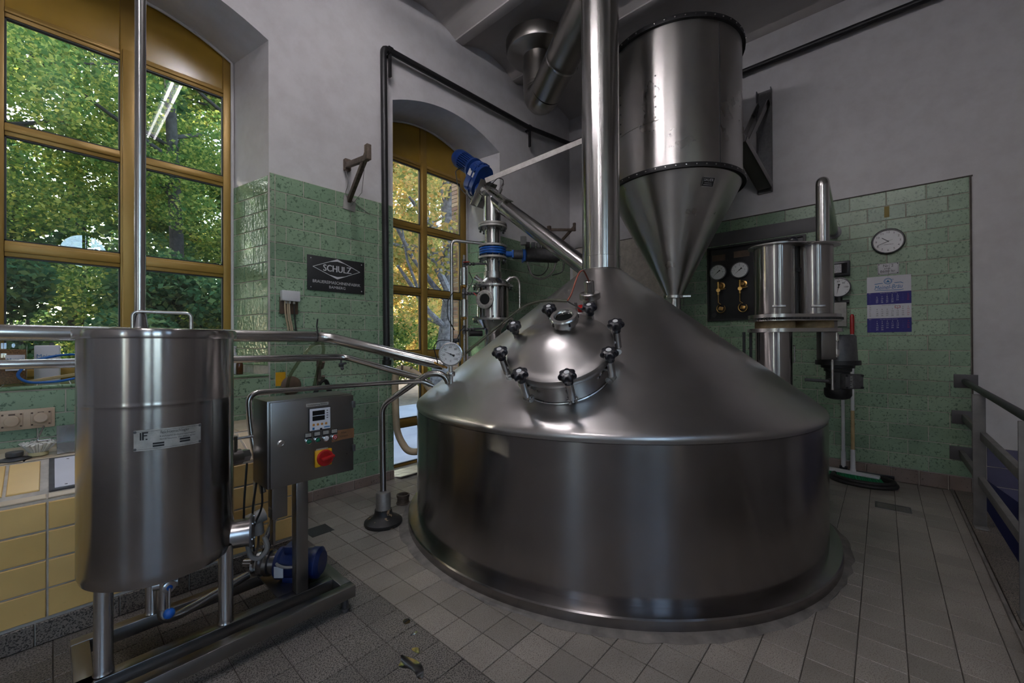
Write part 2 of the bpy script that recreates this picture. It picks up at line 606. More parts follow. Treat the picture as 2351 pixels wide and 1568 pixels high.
b = t.bsdf((0.02, 0.02, 0.022), 0.03, 0, 0.5, IOR=3.4)
t.bump(b, t.noise(t.coord('pos'), 9, 2, 0.5), 0.02, 0.005)
M['water'] = t.m


def leaf_mat(name, a, b, c):
    t = NT(name)
    ri = t.n('ShaderNodeNewGeometry').outputs['Random Per Island']
    col = t.ramp(ri, [(0.0, a), (0.55, b), (1.0, c)])
    d = t.n('ShaderNodeBsdfDiffuse')
    tr = t.n('ShaderNodeBsdfTranslucent')
    t.l(col, d.inputs[0])
    t.l(col, tr.inputs[0])
    mx = t.n('ShaderNodeMixShader')
    mx.inputs[0].default_value = 0.55
    t.l(d.outputs[0], mx.inputs[1])
    t.l(tr.outputs[0], mx.inputs[2])
    t.l(mx.outputs[0], t.out.inputs[0])
    return t.m


M['leafA'] = leaf_mat('leaves_green', (0.06, 0.14, 0.04), (0.18, 0.27, 0.06), (0.52, 0.50, 0.12))
M['leafB'] = leaf_mat('leaves_autumn', (0.16, 0.19, 0.05), (0.45, 0.37, 0.11), (0.66, 0.36, 0.12))
M['leafC'] = leaf_mat('leaves_dark', (0.04, 0.11, 0.045), (0.09, 0.18, 0.07), (0.24, 0.31, 0.10))
# ================================================================== ROOM SHELL
YL, XR, YW = 3.96, 5.90, 4.58          # window wall face, far wall face, window plane
Z3 = Vector((0, 0, 1))


def wall(name, O, U, u0, u1, z0, z1, ops, T, mat):
    U = Vector(U)
    O = Vector(O)
    N = -U.cross(Z3)
    mb = MB()
    P = lambda u, z, d: O + U * u + Z3 * z + N * d
    quad = lambda a, b, c, d: mb.add([a, b, c, d], [(0, 1, 2, 3)])
    edges = [u0]
    for op in ops:
        edges += [op['f'][0][0], op['f'][-1][0]]
    edges.append(u1)
    for i in range(0, len(edges), 2):
        a, b = edges[i], edges[i + 1]
        if b - a > 1e-4:
            quad(P(a, z0, 0), P(b, z0, 0), P(b, z1, 0), P(a, z1, 0))
    quad(P(u0, z0, T), P(u0, z1, T), P(u0, z1, 0), P(u0, z0, 0))
    quad(P(u1, z0, T), P(u1, z1, T), P(u1, z1, 0), P(u1, z0, 0))
    quad(P(u0, z1, T), P(u1, z1, T), P(u1, z1, 0), P(u0, z1, 0))
    be = [u0]
    for op in ops:
        be += [op['i'][0][0], op['i'][-1][0]]
    be.append(u1)
    for i in range(0, len(be), 2):
        if be[i + 1] - be[i] > 1e-4:
            quad(P(be[i], z0, T), P(be[i], z1, T), P(be[i + 1], z1, T), P(be[i + 1], z0, T))
    for op in ops:
        f, g, d = op['f'], op['i'], op['d']
        n = len(f)
        for k in range(n - 1):
            (ua, la, ha), (ub, lb, hb) = f[k], f[k + 1]
            quad(P(ua, ha, 0), P(ub, hb, 0), P(ub, z1, 0), P(ua, z1, 0))
            if la > z0 + 1e-4 or lb > z0 + 1e-4:
                quad(P(ua, z0, 0), P(ub, z0, 0), P(ub, lb, 0), P(ua, la, 0))
            (va, ma, ka), (vb, mb2, kb) = g[k], g[k + 1]
            quad(P(va, ka, T), P(va, z1, T), P(vb, z1, T), P(vb, kb, T))
            if ma > z0 + 1e-4 or mb2 > z0 + 1e-4:
                quad(P(va, z0, T), P(va, ma, T), P(vb, mb2, T), P(vb, z0, T))
            quad(P(ua, ha, 0), P(va, ka, d), P(vb, kb, d), P(ub, hb, 0))
            quad(P(va, ka, d), P(va, ka, T), P(vb, kb, T), P(vb, kb, d))
            quad(P(ua, la, 0), P(ub, lb, 0), P(vb, mb2, d), P(va, ma, d))
            quad(P(va, ma, d), P(vb, mb2, d), P(vb, mb2, T), P(va, ma, T))
        for k in (0, n - 1):
            ua, la, ha = f[k]
            va, ma, ka = g[k]
            if ha - la > 1e-4:
                quad(P(ua, la, 0), P(va, ma, d), P(va, ka, d), P(ua, ha, 0))
                quad(P(va, ma, d), P(va, ma, T), P(va, ka, T), P(va, ka, d))
    return struct(mb.build(name, mat, None, 30))


def arch_op(uc, hf, zf, ui, hi, zi, spring, rise, d, spring_i=None, n=18):
    si = spring if spring_i is None else spring_i
    f = [(uc + hf * (2 * k / n - 1), zf, spring + rise * (1 - (2 * k / n - 1) ** 2)) for k in range(n + 1)]
    g = [(ui + hi * (2 * k / n - 1), zi, si + rise * (1 - (2 * k / n - 1) ** 2)) for k in range(n + 1)]
    return dict(f=f, i=g, d=d)


def round_op(uc, zc, rf, ri, d, n=28):
    f, g = [], []
    for k in range(n + 1):
        a = PI * k / n
        f.append((uc - rf * math.cos(a), zc - rf * math.sin(a), zc + rf * math.sin(a)))
        g.append((uc - ri * math.cos(a), zc - ri * math.sin(a), zc + ri * math.sin(a)))
    return dict(f=f, i=g, d=d)


W1 = arch_op(0.428, 0.83, 1.195, 0.42, 0.718, 1.205, 4.105, 0.21, YW - YL)
W2 = arch_op(3.325, 0.845, 0.0, 3.313, 0.762, -0.11, 4.12, 0.21, YW - YL)
W3 = arch_op(-2.45, 0.83, 1.195, -2.45, 0.718, 1.205, 4.105, 0.21, YW - YL)
wall_left = wall('wall_left', (0, YL, 0), (1, 0, 0), -4.5, XR, -0.11, 5.75, [W3, W1, W2], 0.78, M['plaster'])
wall_right = wall('wall_right', (XR, 0, 0), (0, -1, 0), -YL - .78, 4.0, -2.6, 5.75, [], 0.5, M['plaster'])
W4 = arch_op(-0.75, 0.42, 1.0, -0.75, 0.34, 1.0, 3.4, 0.15, 0.5)
W4b = arch_op(1.75, 0.62, 1.0, 1.75, 0.52, 1.0, 3.9, 0.2, 0.5)
wall_rear = wall('wall_rear', (-4.5, 0, 0), (0, 1, 0), -4.0, YL + .78, -0.11, 5.75, [W4], 0.7, M['plaster'])
W5 = arch_op(1.38, 0.72, 1.5, 1.38, 0.62, 1.5, 4.2, 0.2, 0.5)
W6 = arch_op(3.2, 0.72, 1.5, 3.2, 0.62, 1.5, 4.2, 0.2, 0.5)
OC = round_op(-0.49, 3.62, 0.58, 0.42, 0.5)
wall_side = wall('wall_side', (0, -4.0, 0), (-1, 0, 0), -XR, 4.5, -2.6, 5.75, [OC, W5, W6], 0.7, M['plaster'])

# ------------------------------------------------------------------ ceiling: shallow vaults between plastered beams
beams = [4.50 - 1.068 * k for k in range(9)]
prof = []
xs = [XR + .3] + beams + [-4.8]
for i in range(len(xs) - 1):
    a = xs[i] - (0.06 if i > 0 else 0.3)
    b = xs[i + 1] + (0.06 if i < len(xs) - 2 else 0.3)
    for k in range(13):
        s = k / 12
        prof.append((a + (b - a) * s, 5.262 + 0.125 * (1 - (2 * s - 1) ** 2)))
mb = MB()
for (xa, za), (xb, zb) in zip(prof[:-1], prof[1:]):
    mb.add([(xa, -4.7, za), (xb, -4.7, zb), (xb, YL + .2, zb), (xa, YL + .2, za)], [(0, 1, 2, 3)])
mb.add([(-5, -4.8, 5.7), (6.4, -4.8, 5.7), (6.4, 4.8, 5.7), (-5, 4.8, 5.7)], [(0, 1, 2, 3)])
ceiling = struct(mb.build('ceiling', M['ceiling'], None, 25))
for x in beams:
    MB().box((x, -0.02, 5.275), (0.125, 7.96, 0.06), None, 0.006).build('beam', M['ceiling'], ceiling)

# ------------------------------------------------------------------ windows
def window(name, FM, uc, ul, ur, mull, rows, zbot, ztop, arch, depth=0.07, mat='ochre', fw=0.062, door=False):
    """FM maps (u, z, toward the room) to the world; rows = [(glass bottom, glass top)], mull = (u0, u1) or None"""
    root = MB()
    top = arch(uc)
    zr = rows[-1][1]
    fbx = lambda mb, ua, ub, za, zb, dd=depth, o=0.0: mb.fbox(FM, ((ua + ub) / 2, (za + zb) / 2, o), (ub - ua, zb - za, dd), 0.006)
    fr = MB()
    fbx(fr, ul, ul + fw, zbot, arch(ul + fw) - .005)
    fbx(fr, ur - fw, ur, zbot, arch(ur - fw) - .005)
    w = struct(fr.build(name, M[mat]))
    cols = [(ul + fw, ur - fw)]
    if mull:
        cols = [(ul + fw, mull[0]), (mull[1], ur - fw)]
        q = MB()
        fbx(q, mull[0] + .012, mull[1] - .012, zbot, zr + .08, depth + .03, 0.012)
        fbx(q, mull[0], mull[1], zbot, min(arch(mull[0]), arch(mull[1])) - .004)
        q.build('mullion', M[mat], w)
    zs = [zbot] + [z for r in rows for z in r] + [zr + 0.075]
    for ua, ub in cols:
        for k in range(0, len(zs), 2):
            q = MB()
            fbx(q, ua, ub, zs[k], zs[k + 1], depth - .004)
            fbx(q, ua, ub, zs[k] + .03, zs[k + 1] - .022, depth + .012, 0.005)
            q.build('transom', M[mat], w)
        for za, zb in rows:
            MB().fbox(FM, ((ua + ub) / 2, (za + zb) / 2, 0.0), (ub - ua, zb - za, 0.006)).build('pane', M['glass'], w, 0)
            q = MB()
            g = 0.009
            for c, sz in ((((ua + ub) / 2, zb - g / 2), (ub - ua, g)), (((ua + ub) / 2, za + g / 2), (ub - ua, g)), ((ua + g / 2, (za + zb) / 2), (g, zb - za)), ((ub - g / 2, (za + zb) / 2), (g, zb - za))):
                q.fbox(FM, (c[0], c[1], 0.012), (sz[0], sz[1], 0.03))
            q.build('gasket', M['gasket'], w, 0)
        za = zs[-1] + .006
        n = 12
        poly = [(ua, za), (ub, za)] + [(ub - (ub - ua) * k / n, arch(ub - (ub - ua) * k / n)) for k in range(n + 1)]
        MB().prism(poly, FM @ Matrix.Translation((0, 0, -0.012)), 0.024).build('arch_panel', M['ochrepanel'], w, 0)
    return w


FML = LW(0, YW, 0)
a1 = lambda u: 4.105 + 0.21 * (1 - ((u - 0.42) / 0.718) ** 2)
a2 = lambda u: 4.12 + 0.21 * (1 - ((u - 3.313) / 0.762) ** 2)
a3 = lambda u: 4.105 + 0.21 * (1 - ((u + 2.45) / 0.718) ** 2)
R3 = [(1.31, 2.084), (2.195, 2.930), (3.021, 3.760)]
window_1 = window('window_1', FML, 0.42, -0.298, 1.138, (0.366, 0.509), R3, 1.205, 4.3, a1, fw=0.076)
R5 = [(-0.06, 0.40), (0.505, 1.262), (1.375, 2.095), (2.192, 2.933), (3.028, 3.775)]
window_2 = window('window_2', FML, 3.313, 2.551, 4.075, (3.264, 3.362), R5, -0.11, 4.3, a2, fw=0.116)
window_3 = window('window_3', FML, -2.45, -3.168, -1.732, (-2.5, -2.37), R3, 1.205, 4.3, a3, fw=0.076)
FMR = frame((-5.0, 0, 0), (0, 1, 0), (0, 0, 1))
window_4 = window('window_4', FMR, -0.75, -1.09, -0.41, None, [(1.08, 2.2), (2.3, 3.3)], 1.0, 3.5, lambda u: 3.4 + 0.15 * (1 - ((u + .75) / .34) ** 2))
FMS = frame((0, -4.5, 0), (-1, 0, 0), (0, 0, 1))
mb = MB().lathe([(0.42, -.03), (0.42, .03), (0.37, .03), (0.37, -.03), (0.42, -.03)], FMS @ Vector((-0.49, 3.62, 0)), (0, 1, 0), 40)
mb.fbox(FMS, (-0.49, 3.62, 0), (0.05, 0.76, 0.05))
window_6 = struct(mb.build('window_6', M['ochre']))
MB().lathe([(0, -.003), (0.375, -.003), (0.375, .003), (0, .003)], FMS @ Vector((-0.49, 3.62, 0)), (0, 1, 0), 40).build('pane', M['glass'], window_6, 0)
for k_, u_ in ((7, 1.38), (8, 3.2)):
    window('window_%d' % k_, FMS, u_, u_ - .62, u_ + .62, (u_ - .04, u_ + .04), [(1.58, 2.8), (2.9, 4.05)], 1.5, 4.5, lambda u, c=u_: 4.2 + 0.2 * (1 - ((u - c) / .62) ** 2))
# white putty line around the arched panels
for op, nm in ((W1, 'window_1'), (W2, 'window_2')):
    pts = [(u, YW - .05, h - .008) for u, l, h in op['i']]
    pts = [(pts[0][0] + .008, YW - .05, op['i'][0][1])] + [(pts[0][0] + .008, YW - .05, pts[0][2])] + pts[1:-1] + [(pts[-1][0] - .008, YW - .05, pts[-1][2]), (pts[-1][0] - .008, YW - .05, op['i'][0][1])]
    MB().tube(pts, 0.014, 6).build('putty_seal', M['plaster'], window_1 if nm == 'window_1' else window_2)

# ------------------------------------------------------------------ tiles
_tc = {}


def tmesh(wd, ht, th, mat, bev=0.003):
    key = (round(wd, 3), round(ht, 3), th, mat, bev)
    if key not in _tc:
        hx, hy = key[0] / 2, key[1] / 2
        b = min(bev, hx * .4, hy * .4)
        vs = [(x, y, 0) for x, y in ((-hx, -hy), (hx, -hy), (hx, hy), (-hx, hy))]
        vs += [(x, y, th - b) for x, y in ((-hx, -hy), (hx, -hy), (hx, hy), (-hx, hy))]
        vs += [(x, y, th) for x, y in ((-hx + b, -hy + b), (hx - b, -hy + b), (hx - b, hy - b), (-hx + b, hy - b))]
        fs = [(8, 9, 10, 11)]
        for k in range(4):
            j = (k + 1) % 4
            fs += [(k, j, 4 + j, 4 + k), (4 + k, 4 + j, 8 + j, 8 + k)]
        me = bpy.data.meshes.new('tile')
        me.from_pydata(vs, [], fs)
        me.materials.append(M[mat])
        _tc[key] = me
    return _tc[key]


def tilegrid(parent, FM, u0, u1, vtop, rows, rowh, pitch, off0, off1, mat, th=0.010, joint=0.006, name='tile', umin=0.03, skip=None, bev=0.003):
    n = 0
    for r in range(rows):
        off = off0 if r % 2 == 0 else off1
        v1 = vtop - r * rowh
        v0 = v1 - rowh
        k = math.floor((u0 - off) / pitch)
        while off + k * pitch < u1 - 1e-4:
            a, b = max(u0, off + k * pitch), min(u1, off + (k + 1) * pitch)
            k += 1
            if b - a < umin or (skip and skip((a + b) / 2, (v0 + v1) / 2)):
                continue
            jit = Matrix.Translation(((a + b) / 2, (v0 + v1) / 2, random.uniform(-.0008, .0008)))
            tilt = Matrix.Rotation(random.uniform(-.003, .003), 4, 'X') @ Matrix.Rotation(random.uniform(-.002, .002), 4, 'Y')
            inst(tmesh(b - a - joint, rowh - joint, th, mat, bev), name, FM @ jit @ tilt, parent)
            n += 1
    return n


def bed(parent, FM, u0, u1, v0, v1, mat='grout', th=0.005):
    return MB().fbox(FM, ((u0 + u1) / 2, (v0 + v1) / 2, th / 2 - .002), (u1 - u0, v1 - v0, th + .004)).build('grout_bed', M[mat], parent, 0)


FL = LW(0, YL, 0)
# pier between the two windows: narrow edge pieces, then half-bond
bed(wall_left, FL, 1.262, 2.478, 0.097, 2.957)
tilegrid(wall_left, FL, 1.262, 1.305, 2.957, 19, 0.1505, 0.043, 1.262, 1.262, 'green')
tilegrid(wall_left, FL, 1.305, 2.300, 2.957, 19, 0.1505, 0.30, 1.545, 1.395, 'green')
tilegrid(wall_left, FL, 2.300, 2.478, 2.957, 19, 0.1505, 0.10, 2.300, 2.300, 'green')
# right of the garden window
bed(wall_left, FL, 4.174, 5.89, 1.15, 2.957)
tilegrid(wall_left, FL, 4.174, 5.89, 2.957, 11, 0.1505, 0.30, 4.30, 4.45, 'green')
# parapet under the big window
bed(wall_left, FL, -0.6, 1.258, 0.80, 1.190)
tilegrid(wall_left, FL, -0.6, 1.258, 1.178, 3, 0.1505, 0.30, 0.06, -0.06, 'green')
# window reveals
for (fx, ix, nm) in ((1.258, 1.138, 'a'), (4.17, 4.075, 'b')):
    A, B = Vector((ix, YW, 0)), Vector((fx, YL, 0))
    d = (B - A).normalized()
    FJ = frame(tuple(A), tuple(d), (0, 0, 1))
    L = (B - A).length
    z0 = 1.207 if nm == 'a' else 1.2
    bed(wall_left, FJ, 0.02, L - .004, z0, 2.93)
    tilegrid(wall_left, FJ, 0.02, L - .004, 2.93, 11, 0.1505, 0.30, 0.10, 0.25, 'greenwavy')
# sill of the big window
FSI = frame((0, YL, 1.2), (1, 0, 0), (0, 1, 0))
bed(wall_left, FSI, -0.38, 1.235, 0.0, 0.6, th=0.003)
tilegrid(wall_left, FSI, -0.36, 1.2, 0.58, 4, 0.148, 0.148, -0.36, -0.36, 'greenwavy', th=0.008)
MB().tube([(-0.42, YL - .006, 1.196), (1.252, YL - .006, 1.196)], 0.012, 8).build('sill_edge', M['greenwavy'], wall_left)

# far wall
FR = RW(XR, 0, 0)
bed(wall_right, FR, -3.9, 0.63, 0.148, 3.046)
tilegrid(wall_right, FR, -2.35, 0.63, 3.046, 19, 0.1525, 0.30, 0.035, -0.115, 'green')
MB().fbox(FR, (0.636, 1.6, 0.004), (0.012, 2.9, 0.02)).build('tile_edge', M['darkgrout'], wall_right, 0)
MB().fbox(FR, (-1.6, 3.05, 0.004), (4.5, 0.010, 0.018)).build('tile_edge', M['darkgrout'], wall_right, 0)
# dark plates let into the tiling where the railing is fixed; old tape mark
MB().fbox(FR, (0.039, 2.83, 0.0115), (0.04, 0.115, 0.001)).build('tape_mark', plain('old_tape', (0.22, 0.17, 0.03), 0.6), wall_right, 0)
# stairwell tiling below the plaster
bed(wall_right, FR, 0.645, 2.4, -1.2, 0.46)
tilegrid(wall_right, FR, 0.645, 2.4, 0.46, 9, 0.18, 0.20, 0.72, 0.72, 'lilac', name='stair_tile')
poly = [(0.645, 0.22), (2.4, -1.30), (2.4, -1.9), (0.645, -0.5)]
MB().prism(poly, FR @ Matrix.Translation((0, 0, 0.012)), 0.012).build('stair_skirting', M['navy'], wall_right, 0)

# ------------------------------------------------------------------ floor
mb = MB()
mb.box((0.70, 1.66, -0.054), (10.4, 4.6, 0.10))
mb.box((-0.85, -2.32, -0.054), (7.3, 3.36, 0.10))
floor = struct(mb.build('floor', M['darkgrout'], None, 0))
mb = MB()
mb.box((4.35, -2.3, -2.45), (3.1, 3.3, 0.1))
mb.box((2.85, -2.3, -1.2), (0.1, 3.3, 2.4))
mb.box((4.35, -0.66, -1.28), (3.1, 0.04, 2.4))
struct(mb.build('floor_stairwell', M['concrete'], None, 0))
KC = Vector((3.385, 1.93, 0))       # brew kettle axis
fwd = Vector((F.x, F.y, 0)).normalized()


def seen(x, y):
    d = Vector((x, y, -1.46))
    q = d.dot(F)
    return q > 0.2 and abs(d.dot(r2) / q) < 1.3 and abs(d.dot(u2) / q) < 0.88


cands = []
PT = 0.1762
for i in range(0, 27):
    for j in range(-11, 16):
        x0, y0 = 1.275 + i * PT, 1.335 + j * PT
        x1, y1 = min(x0 + PT, XR - .01), min(y0 + PT, YL - .01)
        y0 = max(y0, -0.49)
        if x1 - x0 < .03 or y1 - y0 < .03:
            continue
        far = max(math.hypot(x - KC.x, y - KC.y) for x in (x0, x1) for y in (y0, y1))
        if far < 1.70:
            continue
        cands.append(((x0 + x1) / 2, (y0 + y1) / 2, x1 - x0, y1 - y0, 'floor'))
PL = 0.1815
for i in range(0, 14):
    for j in range(-14, 8):
        x1, y0 = 1.275 - i * PL, 1.817 + j * PL
        x0, y1 = x1 - PL, y0 + PL
        if y0 > 3.06:
            continue
        cands.append(((x0 + x1) / 2, (y0 + y1) / 2, PL, PL, 'floordark'))
vis = [c for c in cands if seen(c[0], c[1])]
vis.sort(key=lambda c: c[0] ** 2 + c[1] ** 2)
near = vis[:296]
rest = [c for c in cands if c not in near]
for x, y, sx, sy, m in near:
    k = Matrix.Translation((x, y, -0.010 + random.uniform(-.0008, .0008))) @ Matrix.Rotation(random.uniform(-.0025, .0025), 4, 'X') @ Matrix.Rotation(random.uniform(-.0025, .0025), 4, 'Y')
    inst(tmesh(sx - .0045, sy - .0045, 0.010, m, 0.0015), 'floor_tile', k, floor)
for m in ('floor', 'floordark'):
    mb = MB()
    for x, y, sx, sy, mm in rest:
        if mm == m:
            me = tmesh(sx - .0045, sy - .0045, 0.010, m, 0.0015)
            mb.add([(v.co.x + x, v.co.y + y, v.co.z - .010) for v in me.vertices], [tuple(p.vertices) for p in me.polygons])
    mb.build('floor_tile_field', M[m], floor, 0, kind='stuff')
mb = MB()
for j in range(-9, 10):
    for i in range(-24, 12):
        x, y = 0.0 + i * PL - .2, -0.9 + j * PL * 1.0
        if -4.4 < x < 2.7 and -3.9 < y < -0.75:
            me = tmesh(PL - .0045, PL - .0045, 0.010, 'floordark', 0.0015)
            mb.add([(v.co.x + x, v.co.y + y, v.co.z - .010) for v in me.vertices], [tuple(p.vertices) for p in me.polygons])
mb.build('floor_tile_field', M['floordark'], floor, 0, kind='stuff')
# darkened patch tile, mortar collar round the kettle, ramp into the garden window
inst(tmesh(0.17, 0.17, 0.010, 'floordark', 0.0015), 'floor_tile', Matrix.Translation((1.40, 3.30, -0.0085)), floor).data = tmesh(0.171, 0.171, 0.0101, 'sootdark', 0.0015)
n = 120
vs, fs = [], []
for k in range(n):
    a = 2 * PI * k / n
    ro = 1.785 + 0.018 * math.sin(5 * a + 1) + random.uniform(-.012, .014)
    for r, z in ((1.70, 0.012), (1.762, 0.011), (ro, 0.0015)):
        vs.append((KC.x + r * math.cos(a), KC.y + r * math.sin(a), z))
for k in range(n):
    j = (k + 1) % n
    for q in range(2):
        fs.append((k * 3 + q, k * 3 + q + 1, j * 3 + q + 1, j * 3 + q))
MB().add(vs, fs).build('mortar_collar', M['concrete'], floor)
sl = math.atan2(0.11, YW - YL)
FRA = frame((0, YL, 0.0), (1, 0, 0), (0, math.cos(sl), -math.sin(sl)))
tilegrid(floor, FRA, 2.49, 4.16, 0.62, 4, 0.1762, 0.1762, 2.51, 2.51, 'floor', th=0.012, joint=0.0045, name='threshold_tile')
# kerb, ledge along the stairwell
kerb = MB().box((4.35, -0.492, 0.006), (3.1, 0.018, 0.026), None, .003).build('trim_1', M['concrete'])
struct(kerb)
FK = frame((0, 0, 0.004), (1, 0, 0), (0, 1, 0))
tilegrid(floor, FK, 2.8, 5.89, -0.505, 1, 0.15, 0.26, 2.9, 2.9, 'skirt', th=0.010, name='ledge_tile')
MB().box((3.0, -0.52, 0.012), (0.45, 0.05, 0.018), Matrix.Rotation(0.05, 3, 'Z'), .004).build('broken_edge', M['concrete'], floor)

# baseboards
bl = struct(MB().fbox(FL, ((1.12 + 2.478) / 2, 0.048, 0.004), (2.478 - 1.12, 0.096, 0.012)).build('baseboard_left', M['grout'], None, 0))
tilegrid(bl, FL, 1.12, 2.478, 0.097, 1, 0.097, 0.20, 1.22, 1.22, 'base', th=0.020, name='baseboard_tile')
FBJ = frame((2.483, YL, 0), (0, -1, 0), (0, 0, 1))
br = struct(MB().fbox(FR, (-0.9, 0.07, 0.004), (3.06, 0.14, 0.012)).build('baseboard_right', M['grout'], None, 0))
tilegrid(br, FR, -2.4, 0.63, 0.146, 1, 0.146, 0.205, 0.06, 0.06, 'base', th=0.022, name='baseboard_tile', bev=0.006)

# ------------------------------------------------------------------ cream-tiled masonry ledge under the big window
ledge = thing('tiled_ledge', (0.0, 3.06, 0), 'cream tiled masonry ledge with speckled skirting below the big window', 'ledge')
LX0, LX1, LY = -1.6, 1.12, 3.075
prof = [(LY, 0), (LY, 0.70), (3.12, 0.715), (3.45, 0.83), (3.944, 0.835), (3.944, 0)]
MX = frame((LX0, 0, 0), (0, 1, 0), (0, 0, 1))
MB().prism(prof, MX, LX1 - LX0).build('masonry', M['grout'], ledge, 0)
FF = LW(0, LY, 0)
tilegrid(ledge, FF, LX0, LX1, 0.112, 1, 0.112, 0.30, -0.055, 0, 'skirt', th=0.012, name='skirting_tile')
tilegrid(ledge, FF, LX0, LX1, 0.692, 4, 0.1425, 0.30, -0.015, -0.015, 'cream', th=0.010, joint=0.009, name='front_tile')
FS = frame((0, 3.12, 0.715), (1, 0, 0), (0, 0.33, 0.115))
tilegrid(ledge, FS, LX0, -0.035, 0.335, 1, 0.30, 0.30, -0.155, 0, 'cream', th=0.008, joint=0.012, name='desk_tile', umin=.01)
tilegrid(ledge, FS, 0.62, LX1, 0.335, 1, 0.30, 0.13, 0.62, 0, 'beige', th=0.008, joint=0.012, name='desk_tile')
FT = frame((0, 3.45, 0.833), (1, 0, 0), (0, 1, 0))
tilegrid(ledge, FT, LX0, LX1, 0.49, 3, 0.163, 0.20, -0.1, -0.1, 'beige', th=0.006, name='top_tile')
tilegrid(ledge, frame((0, 3.072, 0.70), (1, 0, 0), (0, 0.05, 0.016)), LX0, LX1, 0.047, 1, 0.045, 0.30, -0.015, 0, 'beige', th=0.008, name='edge_tile')
# ================================================================== BREW KETTLE
kettle = thing('brew_kettle', tuple(KC), 'huge stainless steel brew kettle with conical top and round manhole', 'kettle')
RK, ZK = 1.66, 0.98
RT, ZT = 0.185, 2.118
SL = (ZT - ZK) / (RK - RT)
kz = lambda rho: ZK + (RK - rho) * SL
NK = 128
MB().lathe([(1.50, 0.0), (1.735, 0.0), (1.735, 0.062), (1.728, 0.070), (1.66, 0.082), (1.655, 0.082)], KC, n=NK).build('base_ring', M['steel_v'], kettle, 25)
cv = [(1.655, 0.075), (1.655, 0.10), (1.66, 0.12), (1.66, 0.14), (1.66, 0.91), (1.66, 0.93)]
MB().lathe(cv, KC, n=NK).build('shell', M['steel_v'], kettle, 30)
kn = [(1.66, 0.925), (1.66, 0.935), (1.664, 0.945), (1.662, 0.962), (1.652, 0.980), (1.63, 0.998), (1.59, 1.033), (1.50, kz(1.50))]
n = 24
for k in range(1, n + 1):
    r = 1.50 + (0.26 - 1.50) * k / n
    kn.append((r, kz(r)))
kn += [(0.215, 2.096), (0.190, 2.112), (0.180, 2.125)]
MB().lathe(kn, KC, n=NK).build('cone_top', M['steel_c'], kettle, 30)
MB().lathe([(0.183, 2.118), (0.186, 2.123), (0.183, 2.128)], KC, n=48).build('weld_seam', M['steel'], kettle)
MB().lathe([(0.173, 2.12), (0.173, 2.235), (0.173, 2.24), (0.1745, 2.242), (0.1745, 2.246), (0.170, 2.248), (0.170, 2.26), (0.170, 4.66)], KC, n=64).build('vapour_pipe', M['steel_p'], kettle, 30)
MB().fbox(Matrix.Identity(4), (KC.x + .170 * math.cos(math.radians(-152)), KC.y + .170 * math.sin(math.radians(-152)), 3.45), (0.004, 0.004, 2.4)).build('pipe_seam', M['steel'], kettle)


def kpoint(az, rho):
    a = math.radians(az)
    rad = Vector((math.cos(a), math.sin(a), 0))
    p = Vector((KC.x, KC.y, 0)) + rad * rho + Z3 * kz(rho)
    nrm = (rad * SL + Z3).normalized()
    side = Z3.cross(rad)
    upv = nrm.cross(side)
    return p, nrm, side, upv


# manhole: neck welded into the cone, domed lid with clamp knobs
mp, mn, ms, mu = kpoint(-161.0, 1.262)
MR = 0.30
MB().lathe([(MR, -0.12), (MR, 0.115), (MR + .022, 0.120), (MR + .022, 0.150), (MR - .01, 0.150)], mp, mn, 72).build('manhole_neck', M['steel_t'], kettle, 30)
MB().lathe([(MR + .004, 0.002), (MR + .008, 0.004), (MR + .004, 0.008)], mp, mn, 72).build('manhole_weld', M['steel'], kettle)
dome = [(MR + .03, 0.152), (MR + .034, 0.160), (MR + .034, 0.186), (MR + .028, 0.196), (MR + .006, 0.205), (MR - .012, 0.208)]
for k in range(1, 15):
    a = k / 14 * math.radians(58)
    dome.append(((MR - .012) * (1 - k / 14), 0.208 + 0.082 * math.sin(k / 14 * PI / 2)))
lid = MB().lathe(dome, mp, mn, 72).build('manhole_lid', M['steel_c'], kettle, 35)
# sight glass in the lid, offset uphill
sp = mp + mn * 0.265 + mu * 0.10 - ms * (-0.035)
sg = MB().lathe([(0.062, -0.03), (0.062, 0.035), (0.083, 0.037), (0.086, 0.045), (0.086, 0.082), (0.080, 0.090), (0.060, 0.090), (0.055, 0.078), (0.052, 0.076)], sp, mn, 40).build('sight_glass', M['steel'], lid, 35)
MB().lathe([(0.054, 0.074), (0, 0.074)], sp, mn, 32).build('sight_pane', M['darkglass'], lid)
mb = MB()
for k in range(5):
    a = 2 * PI * k / 5 + .3
    mb.box(sp + mn * 0.064 + (ms * math.cos(a) + mu * math.sin(a)) * 0.083, (0.012, 0.012, 0.02), Matrix((ms, mu, mn)).transposed())
mb.build('ring_notch', M['rubber'], lid)


def star_knob(c, ax, r, parent):
    x, y, a = basis(ax)
    n = 70
    mb = MB()
    rows = [(0.55, -0.042, 0), (0.60, -0.020, 0), (0.93, -0.004, 1), (1.0, 0.008, 1), (0.97, 0.020, 1), (0.80, 0.030, .6), (0.45, 0.033, 0), (0.0, 0.033, 0)]
    ring = []
    vs = []
    for q, h, lob in rows:
        row = []
        for k in range(n):
            t = 2 * PI * k / n
            rr = r * q * (1 + lob * 0.15 * math.cos(7 * t)) if q > 0 else 0.0001
            row.append(len(vs))
            vs.append(Vector(c) + a * h + (x * math.cos(t) + y * math.sin(t)) * rr)
        ring.append(row)
    fs = [(A[k], A[(k + 1) % n], B[(k + 1) % n], B[k]) for A, B in zip(ring[:-1], ring[1:]) for k in range(n)]
    mb.add(vs, fs).build('clamp_knob', M['plasticblack'], parent, 45)
    MB().lathe([(r * .34, 0.0335), (r * .32, 0.036), (0, 0.036)], c, a, 20).build('knob_cap', M['white'], parent)


